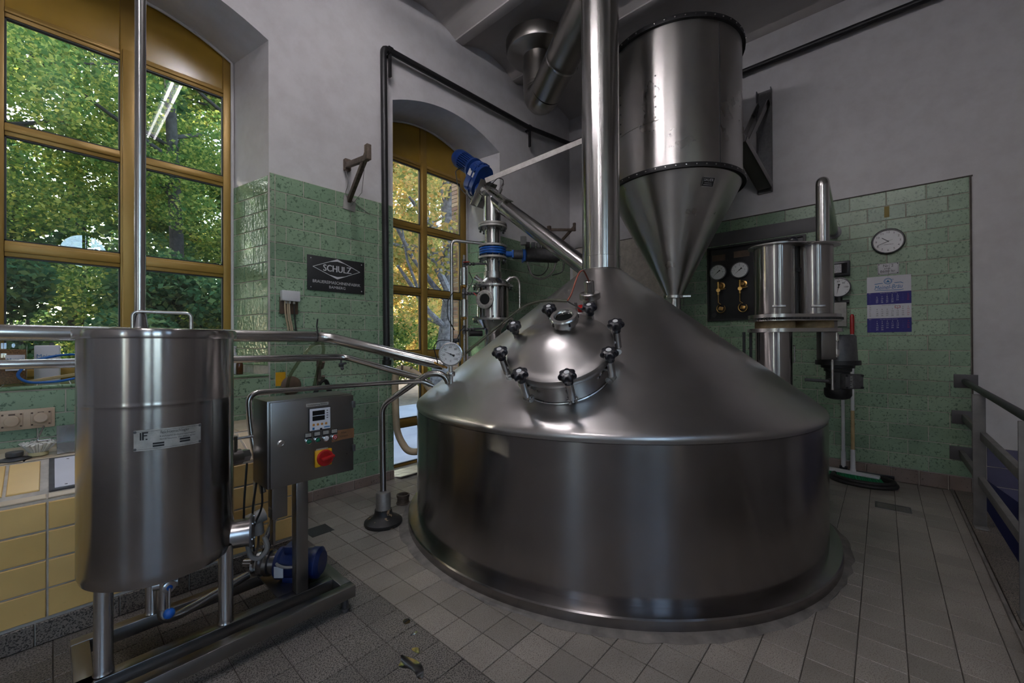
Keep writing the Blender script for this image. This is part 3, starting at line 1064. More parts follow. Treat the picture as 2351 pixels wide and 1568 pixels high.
for k in range(8):
    a = 2 * PI * k / 8 + math.radians(22)
    dirv = ms * math.cos(a) + mu * math.sin(a)
    base = mp + dirv * (MR + 0.058)
    mb = MB()
    mb.cyl(base + mn * 0.085, base + mn * 0.205, 0.021, 0.021, 16)
    mb.cyl(base + mn * 0.06, base + mn * 0.09, 0.011, 0.011, 12)
    mb.box(base + mn * 0.135 - dirv * 0.02, (0.03, 0.07, 0.02), Matrix((ms.cross(dirv) if False else mn.cross(dirv), dirv, mn)).transposed(), .003)
    tt = mn.cross(dirv)
    for sgn in (-1, 1):
        mb.lathe([(0, -.006), (0.024, -.006), (0.024, .006), (0, .006)], base + mn * 0.062 + tt * sgn * 0.019 - dirv * 0.012, tt, 18)
    mb.cyl(base + mn * 0.062 - tt * 0.034 - dirv * 0.012, base + mn * 0.062 + tt * 0.034 - dirv * 0.012, 0.009, 0.009, 10)
    mb.build('clamp_bolt', M['steel'], kettle)
    star_knob(base + mn * 0.245, mn, 0.046, kettle)

# upper lamp fitting, red button on its plate, cable conduit
fp, fn, fs_, fu = kpoint(-157.5, 0.66)
ftg = MB().lathe([(0.052, -0.03), (0.052, 0.05), (0.078, 0.052), (0.080, 0.058), (0.080, 0.092), (0.074, 0.098), (0.042, 0.098), (0.038, 0.10), (0.038, 0.185), (0.030, 0.192), (0.0, 0.192)], fp, (fn + Z3 * 0.9).normalized(), 36).build('lamp_fitting', M['steel'], kettle, 35)
pp, pn, ps, pu = kpoint(-160.5, 0.78)
MP = frame(tuple(pp + pn * .05 - ps * 0.01), tuple(-ps), tuple(pu))
pl = MB().fbox(MP, (0, 0, 0), (0.155, 0.075, 0.006), .002).fbox(MP, (0.03, 0.02, -0.03), (0.02, 0.006, 0.06)).build('button_plate', M['steel'], kettle)
MB().lathe([(0.026, 0), (0.026, 0.03), (0.022, 0.038), (0, 0.04)], MP @ Vector((-0.005, 0.01, 0.004)), pn, 24).build('red_button', M['red'], kettle)
ftop = fp + (fn + Z3 * .9).normalized() * 0.19
cond = [(2.043, 2.29, 1.39), (2.25, 1.985, 1.685), (2.275, 1.89, 1.74), (2.32, 1.755, 1.765), (2.375, 1.62, 1.75)]
MB().tube(cond, 0.013, 10, 0.10, 8).build('cable_conduit', M['hoseclear'], kettle)
MB().tube(cond, 0.006, 6, 0.10, 8).build('cable', M['greycable'], kettle)
MB().tube([cond[-1], (2.42, 1.62, 1.79), (2.52, 1.62, 1.96), (2.60, 1.63, 2.0), tuple(ftop)], 0.006, 8, 0.07).build('lamp_cable', M['redcable'], kettle)
MB().tube([cond[-1], tuple(MP @ Vector((-0.03, 0.02, 0.02)))], 0.005, 6).build('button_cable', M['greycable'], kettle)
MB().cyl((2.335, 1.72, 1.76), (2.36, 1.70, 1.55), 0.005, None, 6).build('conduit_stay', M['steel'], kettle)


def dial(parent, c, axis, r, depth, ticks, needle, rim='steel', face='dial', nums=(), a_span=270, width=.012, up=(0, 0, 1)):
    """round gauge; axis points to the reader; needle angle in degrees clockwise from the top"""
    a = Vector(axis).normalized()
    x = Vector(up).cross(a).normalized()
    y = a.cross(x)
    c = Vector(c)
    MB().lathe([(0, -depth), (r * .95, -depth), (r, -depth * .8), (r, 0.004), (r * 1.03, 0.006), (r * 1.03, 0.012), (r * .93, 0.014), (r * .92, 0.004)], c, a, 40).build('gauge_case', M[rim], parent)
    MB().lathe([(0, 0.004), (r * .93, 0.004)], c, a, 40).build('dial_face', M[face], parent)
    mb = MB()
    FMx = frame(tuple(c + a * 0.0055), tuple(x), tuple(y))
    for k in range(ticks + 1):
        t = math.radians(-a_span / 2 + a_span * k / ticks)
        d = Vector((math.sin(t), math.cos(t), 0))
        mb.fbox(FMx @ Matrix.Translation(d * r * .80) @ Matrix.Rotation(-t, 4, 'Z'), (0, 0, 0), (r * .02, r * (.14 if k % 2 == 0 else .08), .0006))
    for q, (s_, t) in enumerate(nums):
        t = math.radians(t)
        mb.text(s_, FMx @ Matrix.Translation(Vector((math.sin(t), math.cos(t), 0)) * r * .60), r * .24)
    mb.build('dial_print', M['ink'], parent, 0)
    t = math.radians(needle)
    d = Vector((math.sin(t), math.cos(t), 0))
    e = Vector((d.y, -d.x, 0))
    mb = MB()
    Fn = frame(tuple(c + a * 0.0075), tuple(x), tuple(y))
    mb.prism([tuple((d * r * .75)[:2]), tuple((e * r * .035 - d * r * .1)[:2]), tuple((e * r * .11 - d * r * .36)[:2]), tuple((-e * r * .11 - d * r * .36)[:2]), tuple((-e * r * .035 - d * r * .1)[:2])], Fn, 0.0015)
    mb.lathe([(0, 0.008), (r * .07, 0.008), (r * .07, 0.012), (0, 0.012)], c, a, 14)
    mb.build('needle', M['ink'], parent, 0)


tp = Vector((2.063, 2.49, 0))
thermo = thing('thermometer', (2.063, 2.49, 1.15), 'round white dial thermometer on a short stem at the left edge of the kettle cone', 'thermometer')
zc = kz(math.hypot(tp.x - KC.x, tp.y - KC.y))
MB().cyl(tp + Z3 * (zc - .01), tp + Z3 * 1.30, 0.017, 0.017, 16).lathe([(0.03, 0), (0.034, .006), (0.034, .03), (0.03, .036), (0.02, .036)], tp + Z3 * (zc + .055), (0, 0, 1), 20).build('stem', M['steel'], thermo)
dial(thermo, (tp.x - .025, tp.y - .03, 1.379), (-0.68, -0.72, 0.05), 0.088, 0.045, 24, -66, nums=[('0', -135), ('20', -95), ('40', -50), ('60', -3), ('80', 45), ('100', 92), ('120', 135), ('C', 180)])
mb = MB().box((tp.x + .04, tp.y - .02, 1.485), (0.055, 0.04, 0.03), Matrix.Rotation(.6, 3, 'Z'), .006).cyl((tp.x + .02, tp.y - .02, 1.46), (tp.x + .02, tp.y - .02, 1.475), 0.018)
mb.tube([(tp.x + .01, tp.y + .01, 1.485), (tp.x - .06, tp.y + .07, 1.49), (tp.x - .09, tp.y + .1, 1.44), (tp.x - .06, tp.y + .08, 1.30)], 0.004, 6, .03)
mb.tube([(tp.x + .05, tp.y - .02, 1.50), (tp.x + .10, tp.y, 1.56), (tp.x + .16, tp.y + .02, 1.60)], 0.004, 6, .03)
mb.build('plug', M['plasticblack'], thermo)

# ================================================================== VAPOUR DUCT with ceiling hood
duct = thing('vapour_duct', (4.086, 3.21, 5.25), 'spiral steel vapour duct bending up into a round hood on the ceiling', 'duct')
E0 = Vector((4.075, 3.18, 4.47))
ch = Vector((KC.x, KC.y, 4.80))
dv = (ch - E0).normalized()
MB().lathe([(0.40, 5.235), (0.40, 5.12), (0.385, 5.085), (0.34, 5.065), (0.19, 5.055), (0.182, 5.05), (0.182, 4.90)], (4.086, 3.21, 0), n=56).build('ceiling_hood', M['duct'], duct, 35)


def rib_tube(pts, r, parent, name, pitch=0.022, amp=0.0022):
    P = [Vector(p) for p in pts]
    out, rr = [], []
    for a, b in zip(P[:-1], P[1:]):
        L = (b - a).length
        m = max(2, int(L / (pitch / 2)))
        for k in range(m):
            out.append(a.lerp(b, k / m))
            rr.append(r + (amp if k % 2 else 0))
    out.append(P[-1])
    rr.append(r)
    return MB().tube(out, rr, 36).build(name, M['duct'], parent, 60)


pts = [(4.086, 3.21, 4.94), (4.086, 3.21, 4.68)]
c0 = Vector((4.086, 3.21, 4.68))
for k in range(1, 9):
    t = k / 8
    b = Vector((4.080, 3.195, 4.42))
    e = Vector((4.080, 3.195, 4.42)) + dv * 0.26
    pts.append(tuple((1 - t) ** 2 * c0 + 2 * t * (1 - t) * b + t * t * e))
rib_tube(pts, 0.185, duct, 'elbow')
st = Vector(pts[-1])
en = ch - dv * 0.05
rib_tube([tuple(st), tuple(en)], 0.188, duct, 'sloping_pipe')
MB().lathe([(0.1925, -.012), (0.194, 0), (0.1925, .012)], st + dv * 0.42, dv, 36).build('pipe_joint', M['steel'], duct)
MB().tube([(KC.x, KC.y, 4.66), (KC.x, KC.y, 4.80), tuple(ch + dv * 0.12)], 0.185, 36, .10).build('junction', M['steel_p'], duct)

# ================================================================== MALT HOPPER
HC = Vector((4.68, 1.75, 0))
hop = thing('malt_hopper', (HC.x, HC.y, 1.5), 'tall stainless malt hopper with riveted flanges hanging over the kettle', 'hopper')
RH = 0.69
MB().lathe([(RH, 3.17), (RH, 4.60), (RH - .004, 4.60), (0, 4.63)], HC, n=96).build('body', M['steel_h'], hop, 30)
MB().lathe([(RH, 3.16), (0.075, 1.96), (0.073, 1.94), (0.073, 1.40)], HC, n=96).build('cone', M['steel_h'], hop, 30)
for z, nm in ((4.60, 'top_flange'), (3.165, 'lower_flange')):
    fl = MB().lathe([(RH - .002, z - .022), (RH + .032, z - .022), (RH + .034, z), (RH + .032, z + .022), (RH - .002, z + .022)], HC, n=96).build(nm, M['iron'], hop, 30)
    for k in range(48):
        a = 2 * PI * k / 48
        d = Vector((math.cos(a), math.sin(a), 0))
        if d.dot(Vector((-.9, -.44, 0))) < -.35:
            continue
        MB().lathe([(0.008, 0), (0.007, .006), (0, .008)], HC + d * (RH + .033) + Z3 * z, d, 8).build('rivet', M['steel'], fl)
MB().lathe([(0.075, 1.985), (0.112, 1.985), (0.112, 1.955), (0.075, 1.955)], HC, n=40).box((HC.x + .0, HC.y - .14, 1.97), (0.05, 0.08, 0.02), Matrix.Rotation(.5, 3, 'Z')).build('outlet_clamp', M['steel'], hop)


def cyl_patch(C, r, a0, a1, z0, z1, th, name, mat, parent, rt=None, n=16):
    """curved plate lying on a cylinder (or cone when rt, the radius at the top, is given)"""
    vs, fs = [], []
    for q, off in ((0, 0.001), (1, th)):
        for zi, z in ((0, z0), (1, z1)):
            rr = r if (zi == 0 or rt is None) else rt
            for k in range(n + 1):
                a = math.radians(a0 + (a1 - a0) * k / n)
                vs.append((C.x + (rr + off) * math.cos(a), C.y + (rr + off) * math.sin(a), z))
    m = n + 1
    I = lambda q, zi, k: (q * 2 + zi) * m + k
    for k in range(n):
        fs += [(I(1, 0, k), I(1, 0, k + 1), I(1, 1, k + 1), I(1, 1, k)), (I(0, 0, k), I(0, 0, k + 1), I(1, 0, k + 1), I(1, 0, k)), (I(0, 1, k), I(1, 1, k), I(1, 1, k + 1), I(0, 1, k + 1))]
    fs += [(I(0, 0, 0), I(1, 0, 0), I(1, 1, 0), I(0, 1, 0)), (I(0, 0, n), I(0, 1, n), I(1, 1, n), I(1, 0, n))]
    return MB().add(vs, fs).build(name, mat, parent, 30)


panel = cyl_patch(HC, RH, 150, 190, 3.66, 4.135, 0.006, 'access_panel', M['steel_h'], hop)
for k in range(5):
    for ang, zz in ((187.5, 3.69 + k * .103), (152.5, 3.69 + k * .103)):
        d = Vector((math.cos(math.radians(ang)), math.sin(math.radians(ang)), 0))
        MB().lathe([(0.009, 0), (0.008, .006), (0, .008)], HC + d * (RH + .004) + Z3 * zz, d, 8).build('rivet', M['castgrey'], panel)
cyl_patch(HC, RH, 238, 239, 3.19, 4.58, 0.003, 'seam', M['castgrey'], hop, n=1)
# maker's plate on the cone
za, zb = 2.98, 3.075
rcone = lambda z: 0.075 + (RH - .075) * (z - 1.96) / 1.2
pz = 3.03
ang = math.radians(231)
d = Vector((math.cos(ang), math.sin(ang), 0))
nn = (d * 1.2 - Z3 * 0.615).normalized()
xx = Vector((-d.y, d.x, 0))
pc = HC + d * (rcone(pz) + .004) + Z3 * pz
FP = frame(tuple(pc + nn * .003), tuple(xx), tuple(nn.cross(xx)))
plate = MB().fbox(FP, (0, 0, 0), (0.125, 0.085, 0.004)).build('maker_plate', M['ink'], hop, 0)
mb = MB().text('SAUER', FP @ Matrix.Translation((0, 0.018, 0.0026)), 0.034, fit=.10)
mb.text('FÖRDERANLAGEN', FP @ Matrix.Translation((0, -0.010, 0.0026)), 0.010, fit=.075)
for a, b, c_, e in ((0, .041, .122, .002), (0, -.041, .122, .002), (.061, 0, .002, .082), (-.061, 0, .002, .082), (0, -.026, .09, .003)):
    mb.fbox(FP, (a, b, 0.0025), (c_, e, .0006))
mb.build('plate_print', M['white'], plate, 0)
# wall bracket that carries the hopper
brk = thing('hopper_bracket', (XR - .02, 1.06, 3.3), 'steel channel bracket carrying the malt hopper on the white wall', 'bracket')


def channel(p0, p1, w, h, up, th, name, parent, mat):
    p0, p1 = Vector(p0), Vector(p1)
    x, y, a = basis(p1 - p0, up)
    Mx = Matrix(((x.x, y.x, a.x, (p0.x + p1.x) / 2), (x.y, y.y, a.y, (p0.y + p1.y) / 2), (x.z, y.z, a.z, (p0.z + p1.z) / 2), (0, 0, 0, 1)))
    L = (p1 - p0).length
    mb = MB().fbox(Mx, (0, -h / 2 + th / 2, 0), (w, th, L))
    for s_ in (-1, 1):
        mb.fbox(Mx, (s_ * (w / 2 - th / 2), 0, 0), (th, h, L))
    return mb.build(name, mat, parent, 0)


channel((XR - .045, 1.07, 3.30), (XR - .045, 1.07, 4.56), 0.16, 0.07, (-1, 0, 0), 0.010, 'wall_channel', brk, M['castgrey'])
channel((5.22, 1.20, 3.74), (XR - .08, 1.06, 3.36), 0.16, 0.075, (0, 0, 1), 0.010, 'sloping_channel', brk, M['steelbox'])
MB().prism([(-.08, 0), (.08, 0), (.08, .20), (-.02, .20)], frame((5.20, 1.20, 3.72), (.75, -.5, 0), (0.1, 0.1, 1)), .012).build('gusset', M['steel'], brk, 0)
MB().bar((5.32, 1.12, 3.75), (XR - .06, 1.02, 4.40), .012, .06).bar((5.35, 1.22, 3.75), (XR - .06, 1.13, 4.40), .012, .06).build('diagonal_brace', M['steelbox'], brk, 0)

# ================================================================== SCREW CONVEYOR
A0, A1 = Vector((3.50, 2.13, 2.17)), Vector((3.525, 3.47, 3.20))
ad = (A1 - A0).normalized()
aug = thing('screw_conveyor', tuple(A0), 'sloping steel screw conveyor tube with a blue gear motor at its upper end', 'conveyor')
top = A1 + ad * 0.17
MB().cyl(A0, top, 0.087, None, 36).build('tube', M['steel_p'], aug)
xx, yy, _ = basis(ad)
FA = Matrix(((xx.x, yy.x, ad.x, top.x), (xx.y, yy.y, ad.y, top.y), (xx.z, yy.z, ad.z, top.z), (0, 0, 0, 1)))
MB().fbox(FA, (0, -0.03, 0.0), (0.27, 0.33, 0.012), .002).fbox(FA, (0.10, -0.10, -.05), (.008, .14, .10)).fbox(FA, (-0.10, -0.10, -.05), (.008, .14, .10)).build('end_plate', M['steel'], aug)
mb = MB()
for q in (-.10, -.42):
    pc = top + ad * q
    mb.lathe([(0.087, -.018), (0.091, -.018), (0.091, .018), (0.087, .018)], pc, ad, 32, 0, 2 * PI)
    mb.fbox(Matrix.Translation(ad * q) @ FA, (-0.02, 0.094, 0), (0.12, 0.012, 0.04), .003).fbox(Matrix.Translation(ad * q) @ FA, (-0.094, 0.0, 0), (0.012, 0.13, 0.04), .003)
mb.fbox(Matrix.Translation(ad * -.27) @ FA, (0.03, 0.089, 0), (0.10, 0.02, 0.40))
mb.build('inspection_cover', M['steel'], aug)
snp = top + ad * -.24 + (FA.to_3x3() @ Vector((0, 1, 0))) * .10
up_ = FA.to_3x3() @ Vector((0, 1, 0))
MB().cyl(snp, snp + up_ * .05, .022).cyl(snp + up_ * .05, snp + up_ * .11, .011).build('sensor', M['steel'], aug)
MB().tube([snp + up_ * .11, snp + up_ * .15 + ad * .03, snp + up_ * .13 + ad * .13, top + up_ * .02], .005, 6, .03).build('sensor_cable', M['cable'], aug)
# gear motor, offset above the conveyor axis
gm = MB()
Q = 1.5
FQ = FA @ Matrix.Scale(Q, 4)
axd = ad
gm.lathe([(0, 0), (0.075 * Q, 0), (0.075 * Q, 0.03 * Q), (0.05 * Q, 0.05 * Q), (0.05 * Q, 0.09 * Q)], FQ @ Vector((0, 0, .005)), axd, 28)
outl = []
for k in range(40):
    t = 2 * PI * k / 40
    cy = 0.0 if math.sin(t) < 0 else 0.105
    outl.append((0.080 * math.cos(t), cy + 0.080 * math.sin(t)))
gm.prism(outl, FQ @ Matrix.Translation((0, 0, 0.075)), 0.125)
gm.prism([(x * 1.08, (y - .0525) * 1.06 + .0525) for x, y in outl], FQ @ Matrix.Translation((0, 0, 0.125)), 0.018)
for k in range(10):
    x_, y_ = outl[k * 4]
    gm.cyl(FQ @ Vector((x_ * 1.02, y_, .11)), FQ @ Vector((x_ * 1.02, y_, .16)), .011 * Q, None, 8)
gear = gm.build('gearbox', M['blue'], aug, 30)
ml = lambda pr: [(r * Q, h * Q) for r, h in pr]
mo = MB().lathe(ml([(0.06, .18), (0.06, .23), (0.085, .235), (0.085, .255), (0.060, .26), (0.060, .42)]), FQ @ Vector((0, .105, 0)), axd, 36)
for k in range(26):
    t = 2 * PI * k / 26
    e = xx * math.cos(t) + yy * math.sin(t)
    b_ = FQ @ Vector((0, .105, .34)) + e * 0.066 * Q
    mo.bar(b_ - axd * .08 * Q, b_ + axd * .08 * Q, .018 * Q, .006 * Q, e.cross(axd))
mo.build('motor', M['blue'], aug, 30)
MB().lathe(ml([(0.074, .405), (0.077, .41), (0.077, .47), (0.068, .50), (0.04, .515), (0, .517)]), FQ @ Vector((0, .105, 0)), axd, 36).build('fan_cowl', M['blue'], aug)
MB().fbox(FQ, (0.082, .08, .15), (.004, .05, .08)).build('type_plate', M['white'], aug, 0)
MB().tube([FQ @ Vector((.06, .07, .30)), FQ @ Vector((.12, .03, .31)), FQ @ Vector((.12, -.06, .2)), FQ @ Vector((.06, -.1, .05))], .006, 6, .05).build('motor_cable', M['cable'], aug)
# flat stay from the conveyor to the hopper
stay = MB().bar(FA @ Vector((0.06, .13, .0)), (4.19, 2.25, 3.86), 0.012, 0.062).build('tie_bar', M['dullsteel'], None, 0)
tag(stay, 'flat steel tie bar running from the conveyor head up to the hopper', 'bar')
# ================================================================== DOSING COLUMN behind the kettle
DC = Vector((3.525, 3.47, 0))
col = thing('dosing_column', (DC.x, DC.y, 1.1), 'vertical steel pipe column with bolted flanges and blue butterfly valve by the garden window', 'column')


def flanged(parent, z, r, th=0.022, bolts=10, mat='flange', name='flange'):
    fl = MB().lathe([(0.05, z), (r, z), (r, z + th), (0.05, z + th)], DC, n=48).build(name, M[mat], parent)
    return fl


def boltring(parent, z0, z1, r, n):
    mb = MB()
    for k in range(n):
        a = 2 * PI * (k + .5) / n
        p = DC + Vector((math.cos(a) * r, math.sin(a) * r, 0))
        mb.cyl(p + Z3 * z0, p + Z3 * z1, .0065, None, 8)
        mb.lathe([(0, 0), (.014, 0), (.014, .013), (0, .013)], p + Z3 * (z0 + .006), (0, 0, 1), 6)
        mb.lathe([(0, 0), (.012, 0), (.012, .012), (0, .012)], p + Z3 * (z1 - .014), (0, 0, 1), 6)
    mb.build('bolts', M['castgrey'], parent)


MB().cyl(DC + Z3 * 2.88, DC + Z3 * 3.19, .105, None, 40).build('tee_pipe', M['steel_p'], col)
flanged(col, 2.862, .172); flanged(col, 2.834, .172)
boltring(col, 2.79, 2.89, .148, 10)
MB().cyl(DC + Z3 * 2.63, DC + Z3 * 2.84, .092, None, 36).build('pipe', M['steel_p'], col)
flanged(col, 2.605, .168)
v = MB()
for z in (2.515, 2.543, 2.572):
    v.lathe([(.06, z), (.155, z), (.160, z + .006), (.160, z + .016), (.155, z + .022), (.06, z + .022)], DC, n=48)
v.lathe([(.12, 2.512), (.147, 2.512), (.147, 2.60), (.12, 2.60)], DC, n=48)
valve = v.build('butterfly_valve', M['bluevalve'], col)
flanged(col, 2.468, .168)
boltring(col, 2.425, 2.635, .148, 12)
vd = Vector((0.80, -0.60, 0)).normalized()
vp = DC + Z3 * 2.535
MB().cyl(vp + vd * .14, vp + vd * .24, .035, None, 16).fbox(frame(tuple(vp + vd * .24), tuple(vd.cross(Z3)), (0, 0, 1)), (0, 0, 0), (.09, .09, .02), .004).bar(vp + vd * .15 + Z3 * .02, vp + vd * .34 + Z3 * .0, .05, .03).build('valve_neck', M['bluevalve'], valve)
MB().cyl(vp + vd * .25, vp + vd * .36, .055, None, 20).build('coupling', M['castgrey'], valve)
MB().cyl(vp + vd * .36, vp + vd * .40, .068, None, 24).fbox(frame(tuple(vp + vd * .38), tuple(vd.cross(Z3)), (0, 0, 1)), (0, -.02, 0), (.15, .13, .02), .004).build('actuator_flange', M['bluevalve'], valve)
act = thing('valve_actuator', tuple(vp + vd * .6), 'grey pneumatic actuator cylinder right of the blue butterfly valve', 'actuator')
MB().cyl(vp + vd * .405, vp + vd * .80, .085, None, 28).cyl(vp + vd * .80, vp + vd * .83, .06, None, 20).build('cylinder', M['castgrey'], act)
mb = MB()
for k in range(5):
    mb.fbox(frame(tuple(vp + vd * (.43 + k * .07) + Z3 * .12), tuple(vd), (0, 0, 1)), (0, 0, 0), (.05, .07, .05), .005)
mb.build('solenoid_block', M['castgrey'], act)
MB().box(vp + vd * .38 + Z3 * .17, (.07, .07, .10), Matrix.Rotation(.6, 3, 'Z'), .006).build('switch_box', M['white'], act)
MB().tube([vp + vd * .42 - Z3 * .06, vp + vd * .48 - Z3 * .26, vp + vd * .62 - Z3 * .30, vp + vd * .76 - Z3 * .20, vp + vd * .80 - Z3 * .02], .012, 8, .1).build('air_hose', M['greycable'], act)
MB().tube([vp + vd * .42 + Z3 * .02, vp + vd * .44 - Z3 * .22, vp + vd * .60 - Z3 * .26, vp + vd * .70 - Z3 * .15, vp + vd * .66 + Z3 * .10], .006, 6, .1).tube([vp + vd * .84, vp + vd * .90 - Z3 * .03, vp + vd * .88 - Z3 * .2, vp + vd * .74 - Z3 * .24], .008, 6, .06).build('air_line', M['cable'], act)
MB().cyl(DC + Z3 * 2.30, DC + Z3 * 2.475, .094, None, 36).build('pipe', M['steel_p'], col)
MB().lathe([(.09, 2.315), (.108, 2.31), (.108, 2.235), (.108, 2.235), (.185, 2.16), (.19, 2.15)], DC, n=44).build('reducer', M['steel'], col)
for z in (2.125, 1.735):
    f_ = MB().lathe([(.16, z), (.243, z), (.245, z + .012), (.245, z + .022), (.16, z + .026)], DC, n=52).build('body_flange', M['steel'], col)
    boltring(col, z - .03, z + .045, .222, 12)
MB().cyl(DC + Z3 * 1.74, DC + Z3 * 2.14, .19, None, 52).build('chamber', M['steel_t'], col)
pd = Vector((-0.93, -0.36, 0)).normalized()
pc = DC + Z3 * 1.965 + pd * .17
port = MB().lathe([(.075, 0), (.075, .045), (.104, .047), (.107, .053), (.107, .070), (.100, .074), (.066, .074), (.060, .062)], pc, pd, 36).build('sight_port', M['flange'], col)
MB().lathe([(.064, .060), (0, .060)], pc, pd, 28).build('port_glass', M['darkglass'], port)
mb = MB()
for k in range(8):
    a = 2 * PI * k / 8
    x_, y_, _ = basis(pd)
    mb.lathe([(0, .072), (.008, .072), (.008, .080), (0, .080)], pc + (x_ * math.cos(a) + y_ * math.sin(a)) * .086, pd, 6)
mb.build('port_bolts', M['steel'], port)
MB().lathe([(.19, 1.735), (.105, 1.62), (.10, 1.61), (.10, 1.105)], DC, n=40).build('outlet_pipe', M['steel_p'], col)
# small fittings left of the column: solenoid valves on an upright tube
sv = thing('valve_rack', (3.20, 3.66, 1.25), 'narrow upright steel tube with small solenoid valves beside the column', 'valve rack')
MB().tube([(3.42, 3.52, 2.645), (3.10, 3.72, 2.66), (3.10, 3.72, 1.36), (3.20, 3.66, 1.30)], .019, 12, .07).build('riser', M['steel_p'], sv)
MB().tube([(3.24, 3.66, 2.50), (3.24, 3.66, 1.05)], .016, 10).build('riser', M['steel'], sv)
for z in (2.14, 1.77):
    MB().cyl((3.20, 3.62, z), (3.20, 3.62, z + .20), .040, None, 20).build('solenoid', M['steel'], sv)
    MB().lathe([(.03, -.03), (.034, -.02), (.034, -.005), (.02, 0)], (3.20, 3.62, z), (0, 0, 1), 16).build('valve_seat', M['brass'], sv)
for z in (2.385, 2.04, 1.62):
    mb = MB().tube([(3.18, 3.62, z), (3.30, 3.57, z + .01), (3.45, 3.49, z + .02)], .012, 8)
    for k in range(4):
        p = Vector((3.19 + .035 * k, 3.615 - .017 * k, z + .002 * k))
        mb.sphere(p, .022, 10, 6)
    mb.cyl((3.20, 3.62, z - .05), (3.20, 3.62, z + .05), .022)
    mb.build('fitting', M['castgrey'], sv)
MB().bar((3.29, 3.55, 2.05), (3.33, 3.50, 1.99), .02, .012).bar((3.17, 3.60, 2.40), (3.24, 3.57, 2.41), .015, .008).build('valve_lever', M['red'], sv)
MB().cyl((3.26, 3.6, 1.58), (3.40, 3.53, 1.58), .035, None, 16).build('hose_end', M['rubber'], sv)
MB().tube([(3.10, 3.70, 2.05), (3.02, 3.70, 1.95), (3.02, 3.70, 1.75), (3.12, 3.70, 1.62)], .005, 6, .06).tube([(3.26, 3.60, 2.30), (3.31, 3.58, 2.2), (3.24, 3.60, 2.08)], .005, 6, .04).build('cable', M['cable'], sv)
# sampling fittings right of the column
MB().cyl(DC + Vector((-.20, .10, 2.25)), DC + Vector((-.11, .05, 2.18)), .03, None, 16).cyl(DC + Vector((.12, -.11, 2.20)), DC + Vector((.17, -.14, 2.25)), .026, None, 14).build('inlet_stub', M['steel'], col)
MB().tube([DC + Vector((.16, -.13, 2.24)), DC + Vector((.22, -.18, 2.27)), DC + Vector((.26, -.2, 2.2)), DC + Vector((.26, -.2, 1.86))], .013, 8, .04).build('sample_tube', M['steel'], col)

# ================================================================== PIPES along the window wall
def pipe(name, pts, r, label, bend, mat='steel_p', cat='pipe', n=20):
    o = MB().tube(pts, r, n, bend, 8).build(name, M[mat])
    return tag(o, label, cat)


bp = thing('mash_pipe', (-1.5, 3.4, 1.54), 'thick stainless pipe running past the window towards the kettle', 'pipe')
MB().tube([(-3.2, 3.4, 1.545), (1.50, 3.4, 1.52), (2.13, 2.66, 1.285)], .043, 24, .10, 6).build('tube', M['steel_p'], bp)
MB().lathe([(.044, -.004), (.0465, 0), (.044, .004)], (1.42, 3.4, 1.521), (1, 0, 0), 24).build('cable_tie', M['cable'], bp)
MB().tube([(1.42, 3.355, 1.525), (1.405, 3.345, 1.60), (1.412, 3.345, 1.66)], .006, 6).build('tie_end', M['cable'], bp)
MB().lathe([(.045, -.02), (.062, -.02), (.064, -.012), (.062, -.004), (.045, -.004)], (2.115, 2.675, 1.30), (.3, -.3, .9), 24).build('copper_collar', M['brass'], bp)
p2 = thing('water_pipe', (-1.5, 3.4, 1.37), 'thinner stainless pipe running below the thick one towards the kettle', 'pipe')
MB().tube([(-3.2, 3.4, 1.376), (1.66, 3.4, 1.353), (2.02, 2.80, 1.17), (2.06, 2.74, 1.13)], .026, 20, .08, 6).build('tube', M['steel_p'], p2)
MB().cyl((1.63, 3.4, 1.335), (1.63, 3.4, 1.27), .008, None, 10).box((1.63, 3.4, 1.28), (.035, .03, .03), None, .006).cyl((1.60, 3.38, 1.29), (1.66, 3.37, 1.30), .009, None, 8).sphere((1.63, 3.38, 1.255), .014, 10, 6).build('drain_cock', M['castgrey'], p2)
p3 = MB().tube([(0.80, 2.62, 0.62), (0.755, 2.68, 0.98), (0.745, 2.69, 1.185), (1.66, 2.79, 1.166), (1.98, 2.75, 1.162), (2.05, 2.69, 1.12)], .0165, 16, .07, 8).build('return_pipe', M['steel_p'])
tag(p3, 'slim stainless pipe rising behind the control cabinet and crossing to the kettle', 'pipe')
sp_ = thing('stand_pipe', (1.80, 3.03, 0), 'upright steel drain pipe on a black rubber foot beside the kettle', 'pipe')
SPX, SPY = 1.80, 3.03
MB().lathe([(0, 0), (.145, 0), (.150, .012), (.148, .028), (.125, .045), (.085, .062), (.070, .085), (.066, .12), (0, .12)], (SPX, SPY, 0.001), (0, 0, 1), 40).build('rubber_foot', M['scuffed'], sp_)
MB().lathe([(.058, .10), (.058, .245), (.052, .258), (.026, .262), (.026, .27)], (SPX, SPY, 0), (0, 0, 1), 32).build('sleeve', M['dullsteel'], sp_)
MB().tube([(SPX, SPY, .25), (SPX - .005, SPY + .005, .96), (2.01, 2.70, 1.225), (2.09, 2.60, 1.22), (2.13, 2.56, 1.08)], .024, 20, .07, 8).build('tube', M['steel_p'], sp_)
fc = thing('floor_pipe_stub', (2.15, 3.28, 0), 'short rusty pipe stub rising from the floor tiles behind the drain pipe', 'pipe stub')
MB().lathe([(.062, 0), (.060, .01), (.052, .012), (.052, .06), (.058, .062), (.058, .082), (.046, .084), (.046, .03), (0, .03)], (2.15, 3.28, 0.001), (0, 0, 1), 28).build('stub', M['rust'], fc)

